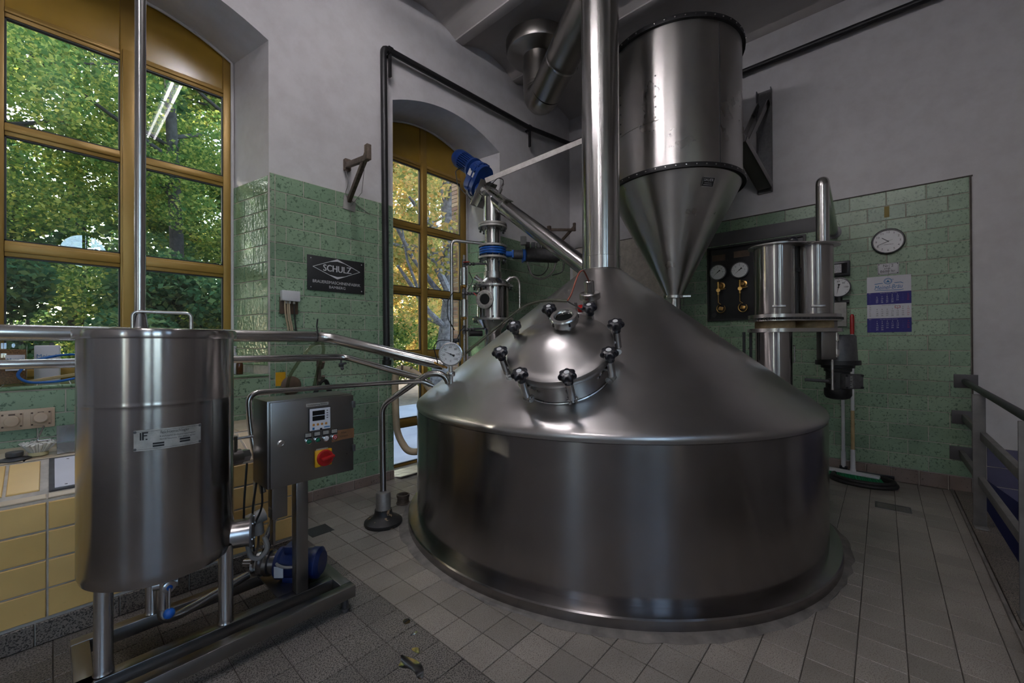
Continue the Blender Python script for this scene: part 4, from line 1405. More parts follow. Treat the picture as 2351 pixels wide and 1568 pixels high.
# black heating pipe round the room
hp = thing('black_wall_pipe', (2.33, 3.88, 1.2), 'black iron pipe rising beside the garden window and running round the walls', 'pipe')
MB().tube([(2.352, 3.88, 1.24), (2.322, 3.88, 4.57), (4.735, 3.88, 4.655), (5.82, 3.88, 4.80), (5.82, 1.26, 4.868), (5.82, -3.8, 4.88)], .034, 16, .06, 4).build('tube', M['iron'], hp)
MB().lathe([(.035, 0), (.048, .005), (.048, .05), (.035, .055)], (2.352, 3.88, 1.24), (0, 0, 1), 16).build('socket', M['iron'], hp)
for x, z in ((2.40, 4.575), (4.735, 4.655)):
    MB().bar((x, 3.88, z), (x, 3.88, z - .28), .02, .035).bar((x, 3.86, z - .03), (x, 3.955, z - .03), .03, .02).lathe([(.036, -.02), (.042, -.02), (.042, .02), (.036, .02)], (x, 3.88, z), (1, 0, 0), 16).build('pipe_hanger', M['iron'], hp)

# ================================================================== STEEL TANK on its skid
TC = Vector((0.339, 2.477, 0))
RTK = 0.276
tank = thing('dosing_tank', (TC.x, TC.y, 0.135), 'upright cylindrical stainless steel tank with flat lid standing on a skid', 'tank')
MB().lathe([(0, .462), (.17, .458), (.24, .466), (.268, .480), (.276, .505), (.276, .53), (.276, 1.195), (.276, 1.21), (.2768, 1.2145), (.276, 1.219), (.276, 1.23), (.276, 1.48), (.276, 1.492)], TC, n=88).build('shell', M['steel_t'], tank, 40)
lid = MB().lathe([(.276, 1.488), (.287, 1.488), (.288, 1.492), (.288, 1.520), (.284, 1.526), (.276, 1.528), (0, 1.530)], TC, n=88).build('lid', M['steel_t'], tank, 40)
vdir = Vector((math.cos(math.radians(-7.8)), math.sin(math.radians(-7.8)), 0))      # sideways on the lid
hb = TC + Vector((.01, .04, 0))
hL, hR = hb - vdir * .105 + Z3 * 1.528, hb + vdir * .105 + Z3 * 1.528
MB().tube([hL, hL + Z3 * .085, hR + Z3 * .085, hR], .0075, 12, .025, 6).build('lid_handle', M['steel'], lid)
mb = MB()
for q in (Vector((-.17, .17, 1.533)), Vector((.16, .16, 1.533))):
    mb.box(TC + q, (.04, .025, .014), None, .004)
mb.build('lid_catch', M['steel'], lid)
vp_ = thing('vent_pipe', (0.27, 2.55, 1.53), 'tall thin vertical steel pipe rising from the tank lid to the ceiling', 'pipe')
MB().cyl((0.272, 2.55, 1.54), (0.276, 2.543, 5.40), .0205, None, 20).build('tube', M['steel_p'], vp_)
MB().lathe([(.036, 1.531), (.030, 1.545), (.023, 1.60), (.020, 1.61)], (0.272, 2.55, 0), (0, 0, 1), 24).build('conical_foot', M['steel'], vp_)
for nm, (lx, ly) in (('a', (.14, 2.352)), ('b', (.555, 2.342)), ('c', (.335, 2.70))):
    MB().lathe([(.030, .137), (.034, .14), (.030, .15), (.030, .505)], (lx, ly, 0), (0, 0, 1), 24).build('leg', M['steel_p'], tank)
# name plate riveted to the shell
pa = math.degrees(math.atan2(2.21 - TC.y, .35 - TC.x))
a0, a1 = 244.5, 289.5
np_ = cyl_patch(TC, RTK + .003, a0, a1, 1.035, 1.118, .003, 'name_plate', M['flange'], tank, n=10)


def on_cyl(mb, C, r, ang0, items):
    pass


def wrap_text(mb, s_, C, r, ac, z, size, fit):
    v, f = _tm[s_]
    wd = max(p[0] for p in v) - min(p[0] for p in v)
    k = fit / wd
    vs = []
    for p in v:
        a = math.radians(ac) + p[0] * k / r
        vs.append((C.x + r * math.cos(a), C.y + r * math.sin(a), z + p[1] * size))
    mb.add(vs, f)


def wrap_rect(mb, C, r, ac, du0, du1, z0, z1, n=4):
    for k in range(n):
        q = []
        for u, z in ((k, z0), (k + 1, z0), (k + 1, z1), (k, z1)):
            a = math.radians(ac) + (du0 + (du1 - du0) * u / n) / r
            q.append((C.x + r * math.cos(a), C.y + r * math.sin(a), z))
        mb.add(q, [(0, 1, 2, 3)])


rp = RTK + .0072
mb = MB()
AC = 267
wrap_text(mb, 'feichtenschlager', TC, rp, AC + 4, 1.103, .017, .095)
wrap_text(mb, 'Edelstahl-Industrieanlagen', TC, rp, AC + 6, 1.087, .009, .118)
wrap_text(mb, '96358 Neuhaus  Tel. 09261-40701', TC, rp, AC + 6, 1.075, .008, .118)
for (u0, u1, z0, z1) in ((-.052, -.016, 1.057, 1.064), (-.052, -.016, 1.047, 1.054), (.034, .070, 1.062, 1.069), (.034, .070, 1.052, 1.059)):
    wrap_rect(mb, TC, rp, AC, u0, u1, z0, z1)
for (u0, u1, z0, z1) in ((-.085, -.079, 1.078, 1.110), (-.079, -.066, 1.104, 1.110), (-.079, -.069, 1.093, 1.098), (-.092, -.087, 1.078, 1.108), (-.074, -.068, 1.078, 1.083)):
    wrap_rect(mb, TC, rp, AC, u0, u1, z0, z1, 2)
b_ = math.radians(1)
for z0, z1 in ((1.0405, 1.0415), (1.1115, 1.1125)):
    wrap_rect(mb, TC, rp, AC, -.100, .100, z0, z1, 10)
mb.build('plate_print', M['ink'], np_, 0)
mb = MB()
for aa in (a0 + .8, a1 - .8):
    for zz in (1.042, 1.111):
        d = Vector((math.cos(math.radians(aa)), math.sin(math.radians(aa)), 0))
        mb.lathe([(.006, 0), (.005, .004), (0, .005)], TC + d * (RTK + .004) + Z3 * zz, d, 8)
mb.build('plate_rivets', M['castgrey'], np_)
# heater port low on the right
pd = Vector((.93, -.36, 0)).normalized()
pc = TC + Z3 * .530 + pd * .235
po = MB().lathe([(.066, -.02), (.066, .105), (.072, .106), (.072, .112)], pc, pd, 32).build('heater_port', M['steel_t'], tank)
MB().lathe([(0, .113), (.080, .113), (.081, .116), (.080, .122), (0, .122)], pc, pd, 36).build('port_cover', M['castgrey'], po)
x_, y_, _ = basis(pd)
mb = MB()
for k in range(6):
    a = 2 * PI * k / 6 + .2
    mb.lathe([(.006, .122), (.006, .127), (0, .128)], pc + (x_ * math.cos(a) + y_ * math.sin(a)) * .07, pd, 8)
mb.build('cover_screws', M['steel'], po)
MB().tube([pc + pd * .10 - Z3 * .07, pc + pd * .11 - Z3 * .13, pc + pd * .15 - Z3 * .15, pc + pd * .19 - Z3 * .10, pc + pd * .17 - Z3 * .04], .011, 10, .05).build('grey_cable', M['greycable'], po)
# drain valve with blue knob
dvp = Vector((.322, 2.30, .43))
dvl = MB().cyl(dvp + Vector((-.03, .03, .0)), dvp + Vector((.05, -.0, .0)), .022, None, 18).cyl(dvp + Vector((0, 0, .03)), dvp + Vector((0, 0, -.10)), .016, None, 16).build('drain_valve', M['steel'], tank)
MB().lathe([(.024, 0), (.024, .012), (.018, .016), (0, .016)], dvp + Vector((.01, -.025, 0)), (.12, -.99, 0), 20).cyl(dvp + Vector((.012, -.045, 0)), dvp + Vector((.008, -.06, -.085)), .0045, None, 8).build('valve_lever', M['steel'], dvl)
MB().sphere(dvp + Vector((.008, -.06, -.098)), .021, 20, 12).build('blue_knob', M['bluevalve'], dvl)
MB().lathe([(.011, .016), (.011, .019), (0, .019)], dvp + Vector((.01, -.025, 0)), (.12, -.99, 0), 14).build('blue_cap', M['bluevalve'], dvl)
dr = MB().tube([(.34, 2.47, .46), (.34, 2.47, .20), (.40, 2.50, .175), (.72, 2.61, .19)], .021, 16, .05, 6).build('drain_pipe', M['steel_p'], tank)
# side outlet valve
so = Vector((.615, 2.555, .86))
MB().cyl(TC + Vector((.25, .07, .86)), so, .02, None, 16).cyl(so, so + Vector((.06, .015, 0)), .042, None, 20).cyl(so + Vector((.06, .015, 0)), so + Vector((.10, .025, 0)), .034, None, 6).cyl(so + Vector((.02, .005, .03)), so + Vector((.02, .005, .115)), .026, None, 16).cyl(so + Vector((.02, .005, .10)), so + Vector((.12, -.02, .105)), .007, None, 8).build('outlet_valve', M['steel'], tank)

# skid frame
sk = thing('skid_frame', (0.6, 2.45, 0), 'welded square tube steel skid under the tank and control cabinet', 'frame')
SX0, SX1, SY0, SY1, zt = .055, 1.118, 2.165, 2.73, .135
hb_ = .062
bars = [((SX0, SY0 + .03, zt - hb_ / 2), (SX1, SY0 + .03, zt - hb_ / 2)), ((SX0, SY1 - .03, zt - hb_ / 2), (SX1, SY1 - .03, zt - hb_ / 2)), ((SX0, 2.345, zt - hb_ / 2), (SX1 - .06, 2.345, zt - hb_ / 2)),
        ((SX1 - .03, SY0 + .06, zt - hb_ / 2), (SX1 - .03, SY1 - .06, zt - hb_ / 2)), ((SX0 + .03, SY0 + .06, zt - hb_ / 2), (SX0 + .03, SY1 - .06, zt - hb_ / 2))]
for i, (a, b) in enumerate(bars):
    MB().bar(a, b, .058, hb_, (0, 0, 1), .004).build('rail', M['steelbox'], sk)
MB().box((.93, 2.50, zt - .004), (.28, .30, .008)).build('pump_plate', M['steelbox'], sk)
for x in (SX0 + .04, SX1 - .045):
    for y in (SY0 + .035, SY1 - .035):
        MB().lathe([(.016, .075), (.016, .02), (.022, .018), (.022, .001), (0, .001)], (x, y, 0), (0, 0, 1), 16).build('foot', M['castgrey'], sk)

# ------------------------------------------------------------------ control cabinet on a post
cab = thing('control_cabinet', (.896, 2.35, .135), 'brushed steel control cabinet on a post with red and yellow main switch', 'control cabinet')
CX0, CX1, CY0, CY1, CZ0, CZ1 = .686, 1.108, 2.165, 2.395, .765, 1.187
MB().box(((CX0 + CX1) / 2, (CY0 + CY1) / 2 + .012, (CZ0 + CZ1) / 2), (CX1 - CX0, CY1 - CY0 - .024, CZ1 - CZ0), None, .004).build('box', M['steelbox'], cab)
door = MB().box(((CX0 + CX1) / 2 + .003, CY0 + .010, (CZ0 + CZ1) / 2), (CX1 - CX0 - .008, .020, CZ1 - CZ0 - .010), None, .004).build('door', M['steelbox'], cab)
MB().box((.896, 2.348, .45), (.062, .062, .63), None, .005).build('post', M['steelbox'], cab)
MB().box((.79, 2.36, .68), (.075, .06, .24), None, .004).box((.765, 2.36, .60), (.012, .05, .35), None, .002).build('cable_duct', M['steelbox'], cab)
CFM = LW(0, CY0, 0)
cxy = lambda u, v, o=0: (CX0 + u * (CX1 - CX0), CY0 - o, CZ1 - v * (CZ1 - CZ0))
for v_ in (.135, .70):
    MB().box((CX1 - .004, CY0 - .004, CZ1 - v_ * .42), (.014, .022, .036), None, .002).box((CX1 - .004, CY0 - .012, CZ1 - v_ * .42 + .008), (.008, .010, .008)).build('hinge', M['castgrey'], door)
FB = lambda u, v: CFM @ Matrix.Translation((CX0 + u * .422, CZ1 - v * .422, 0))
MB().lathe([(.017, 0), (.017, .004), (.013, .008), (.009, .008), (.009, .004), (0, .004)], FB(.125, .49) @ Vector((0, 0, 0)), (0, -1, 0), 24).build('lock', M['steel'], door)
ctl = MB().fbox(FB(.56, .262), (0, 0, .004), (.112, .118, .008), .002).build('controller', M['ink'], door)
MB().fbox(FB(.56, .262), (0, 0, .0085), (.104, .110, .002)).build('fascia', M['paper'], door)
mb = MB()
mb.fbox(FB(.56, .262), (-.008, .032, .0098), (.062, .024, .001)).fbox(FB(.56, .262), (-.008, .005, .0098), (.062, .024, .001))
for k in range(4):
    mb.fbox(FB(.56, .262), (.036, .040 - .0125 * k, .0098), (.008, .003, .001))
mb.fbox(FB(.56, .262), (.004, -.052, .0098), (.011, .009, .001))
mb.build('display', M['screen'], door, 0)
mb = MB()
for k in range(4):
    mb.lathe([(.0065, .0092), (.006, .0105), (0, .0105)], FB(.56, .262) @ Vector((-.033 + .021 * k, -.027, 0)), (0, -1, 0), 16)
for o in ():
    pass
mb.build('keypad', M['orange'], door)
mb = MB()
for k, s_ in enumerate('F<AE'):
    mb.text(s_, FB(.56, .262) @ Matrix.Translation((-.033 + .021 * k, -.027, .0112)), .009)
mb.build('key_print', M['ink'], door, 0)
mb = MB().fbox(FB(.56, .262), (-.034, -.046, .0098), (.010, .012, .001)).fbox(FB(.56, .262), (.034, -.045, .0098), (.030, .005, .001))
mb.build('controller_logo', M['blueink'], door, 0)
MB().fbox(FB(.535, .085), (0, 0, .001), (.112, .016, .003)).build('label_strip', M['flange'], door, 0)
MB().text('Inhaltsregelung Behälter', FB(.535, .085) @ Matrix.Translation((0, 0, .0028)), .011, fit=.10).build('label_print', M['ink'], door, 0)
for k, (m_, kind) in enumerate((('greenplastic', 0), ('greenplastic', 0), ('white', 1), ('red', 1))):
    B = FB(.425 + .105 * k, .515)
    MB().fbox(B, (0, .028, .001), (.034, .028, .004)).build('button_label', M['ink'], door, 0)
    MB().fbox(B, (0, .031, .0032), (.029, .018, .001)).build('label_card', M['flange'], door, 0)
    MB().lathe([(.016, 0), (.016, .009), (.0125, .011), (.0125, .006)], B @ Vector((0, 0, 0)), (0, -1, 0), 24).build('button_ring', M['steel'], door)
    b_ = MB()
    if kind:
        b_.lathe([(.0122, 0), (.0122, .012), (.010, .014), (0, .014)], B @ Vector((0, 0, 0)), (0, -1, 0), 24)
    else:
        b_.lathe([(.0122, 0), (.0122, .008), (0, .008)], B @ Vector((0, 0, 0)), (0, -1, 0), 24)
        b_.fbox(B @ Matrix.Rotation(.6 if k else -.3, 4, 'Z'), (0, 0, .012), (.022, .008, .012), .002)
    b_.build('push_button', M[m_] if kind else M['greenplastic'], door)
MB().lathe([(.0065, .0145), (.0065, .0152), (.0045, .0152), (.0045, .0145)], FB(.425 + .315, .515) @ Vector((0, 0, 0)), (0, -1, 0), 20).build('stop_mark', M['white'], door)
MB().fbox(FB(.59, .645), (0, 0, .001), (.060, .014, .003)).build('switch_label', M['flange'], door, 0)
MB().fbox(FB(.60, .745), (0, 0, .006), (.085, .085, .014), .003).build('switch_plate', M['yellow'], door)
MB().lathe([(.042, .012), (.042, .020), (.039, .026), (.030, .026), (.030, .022), (0, .022)], FB(.60, .745) @ Vector((.005, 0, 0)), (0, -1, 0), 36).fbox(FB(.60, .745) @ Matrix.Rotation(.18, 4, 'Z'), (.014, 0, .032), (.064, .013, .022), .003).build('main_switch', M['red'], door)
MB().fbox(FB(.865, .505), (0, 0, .0005), (.115, .052, .001)).fbox(FB(.78, .55) @ Matrix.Rotation(.1, 4, 'Z'), (0, 0, .0008), (.06, .02, .001)).build('brown_tape', M['tape'], door, 0)
MB().text('Alter', FB(.865, .48) @ Matrix.Translation((0, 0, .0014)), .015).text('Schlauch', FB(.865, .525) @ Matrix.Translation((0, 0, .0014)), .014).build('tape_writing', M['ink'], door, 0)
mb = MB()
for i, pts in enumerate(([(.70, 2.38, .77), (.69, 2.42, .62), (.70, 2.45, .52), (.62, 2.46, .46)], [(.72, 2.38, .77), (.74, 2.43, .60), (.70, 2.46, .50), (.72, 2.5, .36)], [(.66, 2.40, .86), (.655, 2.43, .65), (.66, 2.45, .55), (.60, 2.44, .50)], [(.76, 2.37, .77), (.79, 2.43, .58), (.80, 2.46, .44), (.79, 2.5, .34)])):
    mb.tube(pts, .005, 6, .06)
mb.build('cables', M['cable'], cab)

# ------------------------------------------------------------------ pump
pu_ = thing('blue_pump', (.92, 2.52, .135), 'dark blue electric pump with steel pump head behind the cabinet post', 'pump')
pax = Vector((.67, -.74, 0)).normalized()
pb = Vector((.85, 2.565, .225))
MB().lathe([(0, -.03), (.068, -.03), (.068, .005), (.062, .008), (.062, .03), (.070, .032), (.070, .055), (.058, .06), (.058, .10)], pb - pax * .08, pax, 32).build('pump_head', M['steel'], pu_)
MB().lathe([(.058, .02), (.085, .022), (.085, .04), (.075, .05), (.075, .20), (.082, .21), (.082, .245), (.060, .262), (0, .264)], pb, pax, 36).build('motor', M['navyblue'], pu_)
MB().box(pb + pax * .11 + Z3 * .085, (.10, .085, .045), Matrix.Rotation(math.atan2(pax.y, pax.x), 3, 'Z'), .012).build('terminal_box', M['navyblue'], pu_)
MB().box(pb + pax * .12 - Z3 * .075, (.12, .10, .03), Matrix.Rotation(math.atan2(pax.y, pax.x), 3, 'Z'), .004).build('mount', M['navyblue'], pu_)
MB().box(pb + pax * .06 + Vector((-.063, -.057, -.01)), (.05, .003, .06), Matrix.Rotation(math.atan2(pax.y, pax.x), 3, 'Z')).build('type_plate', M['white'], pu_)
ps_ = pb - pax * .06
MB().tube([ps_ + Z3 * .06, ps_ + Z3 * .14, ps_ + Vector((.03, -.02, .23)), Vector((.855, 2.56, .52)), Vector((.855, 2.56, .78))], .019, 16, .07, 6).lathe([(.02, 0), (.034, .002), (.034, .02), (.02, .022)], ps_ + Z3 * .095, (0, 0, 1), 20).build('pressure_pipe', M['steel_p'], pu_)
MB().cyl(ps_ - pax * .03, ps_ - pax * .12, .021, None, 16).lathe([(.02, 0), (.034, .002), (.034, .02), (.02, .022)], ps_ - pax * .06, pax, 20).lathe([(.03, 0), (.036, .06), (.02, .10)], ps_ - Vector((.04, .02, -.07)), (0, 0, -1), 16).build('suction_coupling', M['steel'], pu_)
lv = Vector((.70, 2.56, .50))
MB().cyl(lv, lv + Vector((.09, .0, .02)), .036, None, 18).cyl(lv + Vector((.05, 0, 0)), lv + Vector((.06, 0, -.08)), .028, None, 16).cyl(lv + Vector((-.05, .0, -.01)), lv, .02, None, 14).build('level_sensor', M['greypaint'], pu_)
MB().tube([lv + Vector((.06, 0, -.08)), lv + Vector((.06, .01, -.16)), lv + Vector((.03, .02, -.24))], .006, 6, .05).build('sensor_cable', M['rust'], pu_)
MB().tube([pb + pax * .06 + Z3 * .07, pb + pax * .02 + Vector((-.05, -.05, .03)), pb + pax * .10 + Vector((-.07, -.07, .02)), pb + pax * .16 + Vector((-.05, -.06, .02))], .008, 8, .05).build('motor_cable', M['greycable'], pu_)
# ================================================================== TWIN CYLINDER UNIT right of the kettle
e_ = Vector((.668, -.744, 0))
g_ = Vector((.744, .668, 0))
TW = Vector((4.318, .578, 0))
twin = thing('twin_cylinder_unit', (TW.x, TW.y, 1.2), 'pair of upright steel cylinders between round plates on the right side of the kettle', 'filter unit')


def stadium(h, r, z0, z1, n=20):
    poly = []
    for k in range(n + 1):
        a = -PI / 2 + PI * k / n
        poly.append((h + r * math.cos(a), r * math.sin(a)))
    for k in range(n + 1):
        a = PI / 2 + PI * k / n
        poly.append((-h + r * math.cos(a), r * math.sin(a)))
    return MB().prism(poly, frame((TW.x, TW.y, z0), tuple(e_), tuple(g_)), z1 - z0)


stadium(.165, .200, 2.283, 2.292).build('lid_plate', M['steel'], twin, 30)
for s_ in (-1, 1):
    c = TW + e_ * (.165 * s_)
    MB().lathe([(.150, 1.69), (.152, 1.70), (.152, 2.283)], c, n=48).build('cylinder', M['steel_t'], twin)
    MB().lathe([(.145, 1.577), (.150, 1.585), (.150, 1.628), (.145, 1.638)], c, n=40).build('gasket', M['cork'], twin)
    d = (-g_ * .93 + e_ * -.36).normalized()
    MB().fbox(frame(tuple(c + d * .155 + Z3 * 1.76), tuple(Vector((-d.y, d.x, 0))), (0, 0, 1)), (0, 0, 0), (.10, .022, .014), .003).build('latch', M['steel'], twin)
stadium(.165, .203, 1.664, 1.695).build('clamp_plate', M['steel'], twin, 30)
stadium(.165, .203, 1.612 + .026, 1.650).build('clamp_plate', M['steel'], twin, 30)
stadium(.168, .206, 1.545, 1.576).build('base_plate', M['steel'], twin, 30)
mb = MB()
for k in range(54):
    u = -.36 + .72 * k / 53
    vv = -math.sqrt(max(0, .207 ** 2 - max(0, abs(u) - .165) ** 2))
    p = TW + e_ * u + g_ * vv + Z3 * 1.657
    mb.lathe([(0, -.010), (.007, -.010), (.007, .010), (0, .010)], p, (0, 0, 1), 6)
mb.build('chain', M['iron'], twin)
MB().cyl(TW + Z3 * 1.69 - g_ * .03, TW + Z3 * 2.28 - g_ * .03, .022, None, 14).box(TW - g_ * .04 + Z3 * 2.08, (.05, .05, .03), Matrix.Rotation(.7, 3, 'Z')).build('centre_post', M['iron'], twin)
MB().sphere(TW + e_ * .02 + g_ * .03 + Z3 * 2.35, .038, 20, 12).build('black_ball', M['plasticblack'], twin)
MB().cyl(TW + e_ * .02 + g_ * .03 + Z3 * 2.29, TW + e_ * .02 + g_ * .03 + Z3 * 2.33, .014, None, 12).build('ball_stem', M['steel'], twin)
lp = TW + e_ * -.175
MB().lathe([(.138, kz(1.32) - .19), (.138, 1.545)], (lp.x, lp.y, 0), n=44).build('lower_pipe', M['steel_t'], twin)
bx = TW + e_ * .16 - g_ * .16
MB().box(bx + Z3 * 1.43, (.12, .06, .23), Matrix.Rotation(math.atan2(e_.y, e_.x), 3, 'Z'), .004).build('sheet_cover', M['steelbox'], twin)
mb = MB()
for z in (1.50, 1.37):
    mb.cyl(bx + e_ * .085 + Z3 * (z - .03), bx + e_ * .085 + Z3 * (z + .03), .019, None, 16)
mb.cyl(bx + e_ * .085 + Z3 * 1.33, bx + e_ * .085 + Z3 * 1.54, .009, None, 10)
mb.build('hinge', M['steel'], twin)
MB().cyl(bx + e_ * .05 + Z3 * 1.32, bx + e_ * .05 + Z3 * 1.06, .010, None, 10).build('support_rod', M['steel'], twin)
MB().tube([lp + e_ * .16 + g_ * .05 + Z3 * 1.43, lp + e_ * .215 + g_ * .05 + Z3 * 1.43, lp + e_ * .215 + g_ * .05 + Z3 * 1.28, lp + e_ * .16 + g_ * .05 + Z3 * 1.28], .006, 8, .015).build('handle', M['steel'], twin)
for s_ in (-1, 1):
    q = lp + e_ * (-.195 + .03 * s_) + g_ * .06
    MB().cyl(q + Z3 * 1.2, q + Z3 * 1.55, .012, None, 8).build('stay', M['iron'], twin)
# gear motor hanging from the base plate
GM = Vector((4.575, .295, 0))
gmot = thing('stirrer_motor', (GM.x, GM.y, 1.0), 'grey gear motor hanging below the twin cylinders at the right', 'motor')
MB().lathe([(0, 1.52), (.118, 1.52), (.128, 1.505), (.138, 1.30), (.138, 1.295)], GM, n=36).build('housing', M['castgrey'], gmot)
MB().lathe([(0, 1.300), (.158, 1.300), (.160, 1.285), (.160, 1.262), (.120, 1.258), (.118, 1.235), (.100, 1.232), (.098, 1.205), (.085, 1.2), (.085, 1.06), (.098, 1.055), (.098, 1.0), (.085, .975), (.055, .962), (0, .960)], GM, n=40).build('motor', M['iron'], gmot)
tb = GM - g_ * .085 + e_ * .015
FTB = frame(tuple(tb + Z3 * 1.125), tuple(e_), (0, 0, 1))
tbx = MB().fbox(FTB, (.02, 0, .02), (.155, .125, .06), .008).build('terminal_box', M['castgrey'], gmot)
mb = MB()
for a in (-1, 1):
    for b in (-1, 1):
        mb.lathe([(.009, 0), (.009, .006), (0, .007)], FTB @ Vector((.02 + a * .066, b * .05, .05)), tuple(-g_), 10)
mb.build('cover_screws', M['iron'], tbx)
MB().text('BAUER', FTB @ Matrix.Translation((-.005, 0, .0515)) @ Matrix.Rotation(PI / 2, 4, 'Z'), .034).build('cast_lettering', M['greypaint'], tbx, 0)
MB().tube([GM - e_ * .08 - g_ * .06 + Z3 * 1.125, GM - e_ * .16 - g_ * .06 + Z3 * 1.125, GM - e_ * .30 - g_ * .02 + Z3 * 1.135], .014, 12).lathe([(.012, 0), (.022, .002), (.022, .03), (.012, .032)], GM - e_ * .10 - g_ * .06 + Z3 * 1.125, -e_, 14).build('flexible_conduit', M['castgrey'], gmot)
MB().box(TW + e_ * .30 + g_ * .0 + Z3 * 1.60, (.10, .09, .14), Matrix.Rotation(math.atan2(e_.y, e_.x), 3, 'Z'), .005).box(TW + e_ * .255 + g_ * .06 + Z3 * 1.78, (.10, .012, .22), Matrix.Rotation(math.atan2(e_.y, e_.x), 3, 'Z'), .002).build('sheet_guard', M['steelbox'], gmot)
# bent pipe from the unit into the wall
hk = thing('bent_steam_pipe', (4.50, .385, 2.29), 'bent steel pipe rising behind the twin cylinders and turning into the tiled wall', 'pipe')
MB().tube([(4.50, .385, 1.80), (4.50, .385, 2.86), (4.60, .39, 2.875), (XR - .005, .41, 2.69)], .049, 24, .10, 8).build('tube', M['steel_p'], hk)
MB().lathe([(.05, 0), (.075, 0), (.075, .006), (.05, .006)], (XR - .018, .41, 2.692), (-1, 0, .13), 28).build('wall_collar', M['castgrey'], hk)

# ================================================================== FAR WALL
def rbox(mb, y0, y1, z0, z1, d0, d1, bev=0.0):
    """box on the far wall; d = distance in front of the wall face"""
    return mb.box((XR - (d0 + d1) / 2, (y0 + y1) / 2, (z0 + z1) / 2), (d1 - d0, abs(y1 - y0), z1 - z0), None, bev)


gp = thing('gauge_panel', (XR - .03, 1.2, 1.74), 'black instrument board with two pressure gauges and brass valves on the tiled wall', 'panel')
rbox(MB(), .66, 1.74, 1.745, 2.715, .008, .040, .003).build('board', M['board'], gp)
mb = MB()
rbox(mb, .66, 1.74, 2.69, 2.715, .040, .058)
rbox(mb, .66, 1.74, 1.745, 1.77, .040, .058)
rbox(mb, 1.715, 1.74, 1.77, 2.69, .040, .058)
rbox(mb, .66, .685, 1.77, 2.69, .040, .058)
mb.build('board_frame', M['iron'], gp, 0)
for y in (1.60, 1.345):
    g1 = thing('pressure_gauge', (XR - .06, y, 2.375), 'white faced pressure gauge on the black board, ' + ('nearer the hopper' if y > 1.5 else 'nearer the twin cylinders'), 'gauge', 'gauges on the black board')
    dial(g1, (XR - .085, y, 2.376), (-1, 0, 0), .10, .04, 12, -130, rim='castgrey', nums=[('1', -90), ('2', -45), ('3', 0), ('4', 45), ('5', 90)])
    g2 = thing('brass_valve', (XR - .06, y - .02, 2.15), 'small brass valve with coiled tube below the gauge ' + ('nearer the hopper' if y > 1.5 else 'nearer the twin cylinders'), 'valve', 'brass valves on the black board')
    MB().lathe([(.045, 0), (.045, .008), (.03, .012), (.02, .03), (0, .03)], (XR - .042, y - .03, 2.20), (-1, 0, 0), 24).cyl((XR - .075, y, 2.25), (XR - .075, y, 2.08), .014, None, 12).lathe([(.024, 0), (.024, .03), (0, .03)], (XR - .07, y, 2.14), (-1, -.2, 0), 16).bar((XR - .09, y, 2.14), (XR - .09, y - .09, 2.155), .01, .008).build('valve_body', M['brass'], g2)
    pts = [(XR - .075, y, 2.08), (XR - .075, y, 1.98)] + [(XR - .07, y - .03 + .05 * math.cos(t_), 1.90 + .055 * math.sin(t_)) for t_ in [PI * .5 - k * .45 for k in range(13)]]
    MB().tube(pts, .006, 8).box((XR - .06, y - .03, 1.90), (.03, .06, .05), Matrix.Rotation(.3, 3, 'X'), .01).build('coil_tube', M['brass'], g2)
mb = MB()
rbox(mb, 1.52, 1.68, 2.53, 2.61, .040, .044)
rbox(mb, 1.24, 1.42, 2.545, 2.625, .040, .044)
mb.build('title_plate', M['brown'], gp, 0)
MB().lathe([(.03, 0), (.03, .012), (0, .014)], (XR - .042, 1.66, 1.82), (-1, 0, 0), 20).build('stud', M['iron'], gp)
gb = rbox(MB(), .45, 2.0, 2.735, 2.905, .006, .016, .002).build('grey_wall_strip', M['greypanel'], None)
tag(gb, 'plain grey panel strip on the tiles above the black instrument board', 'panel')

ck = thing('wall_clock', (XR - .02, -.047, 2.515), 'round white wall clock with black rim above the calendar', 'clock')
CKF = RW(XR - .012, -.047, 2.515)
MB().lathe([(0, 0), (.131, 0), (.133, .006), (.133, .028), (.127, .034), (.119, .034), (.117, .020)], CKF @ Vector((0, 0, 0)), (-1, 0, 0), 48).build('rim', M['plasticblack'], ck)
MB().lathe([(0, .020), (.118, .020)], CKF @ Vector((0, 0, 0)), (-1, 0, 0), 48).build('face', M['dial'], ck)
mb = MB()
for k in range(1, 13):
    a = 2 * PI * k / 12
    mb.text(str(k), CKF @ Matrix.Translation((.094 * math.sin(a), .094 * math.cos(a), .0212)), .030)
mb.fbox(CKF, (.005, -.034, .0212), (.075, .003, .0004))
mb.build('numerals', M['ink'], ck, 0)
mb = MB()
for ang, ln, w_, off in ((-51, .070, .006, .0226), (-113, .098, .004, .0236)):
    mb.fbox(CKF @ Matrix.Rotation(-math.radians(ang), 4, 'Z'), (0, ln / 2 - .008, off), (w_, ln, .0012))
mb.fbox(CKF @ Matrix.Rotation(-math.radians(68), 4, 'Z'), (0, .01, .0246), (.0016, .055, .0008))
mb.lathe([(.005, .022), (.005, .027), (0, .027)], CKF @ Vector((0, 0, 0)), (-1, 0, 0), 12)
mb.build('hands', M['ink'], ck, 0)

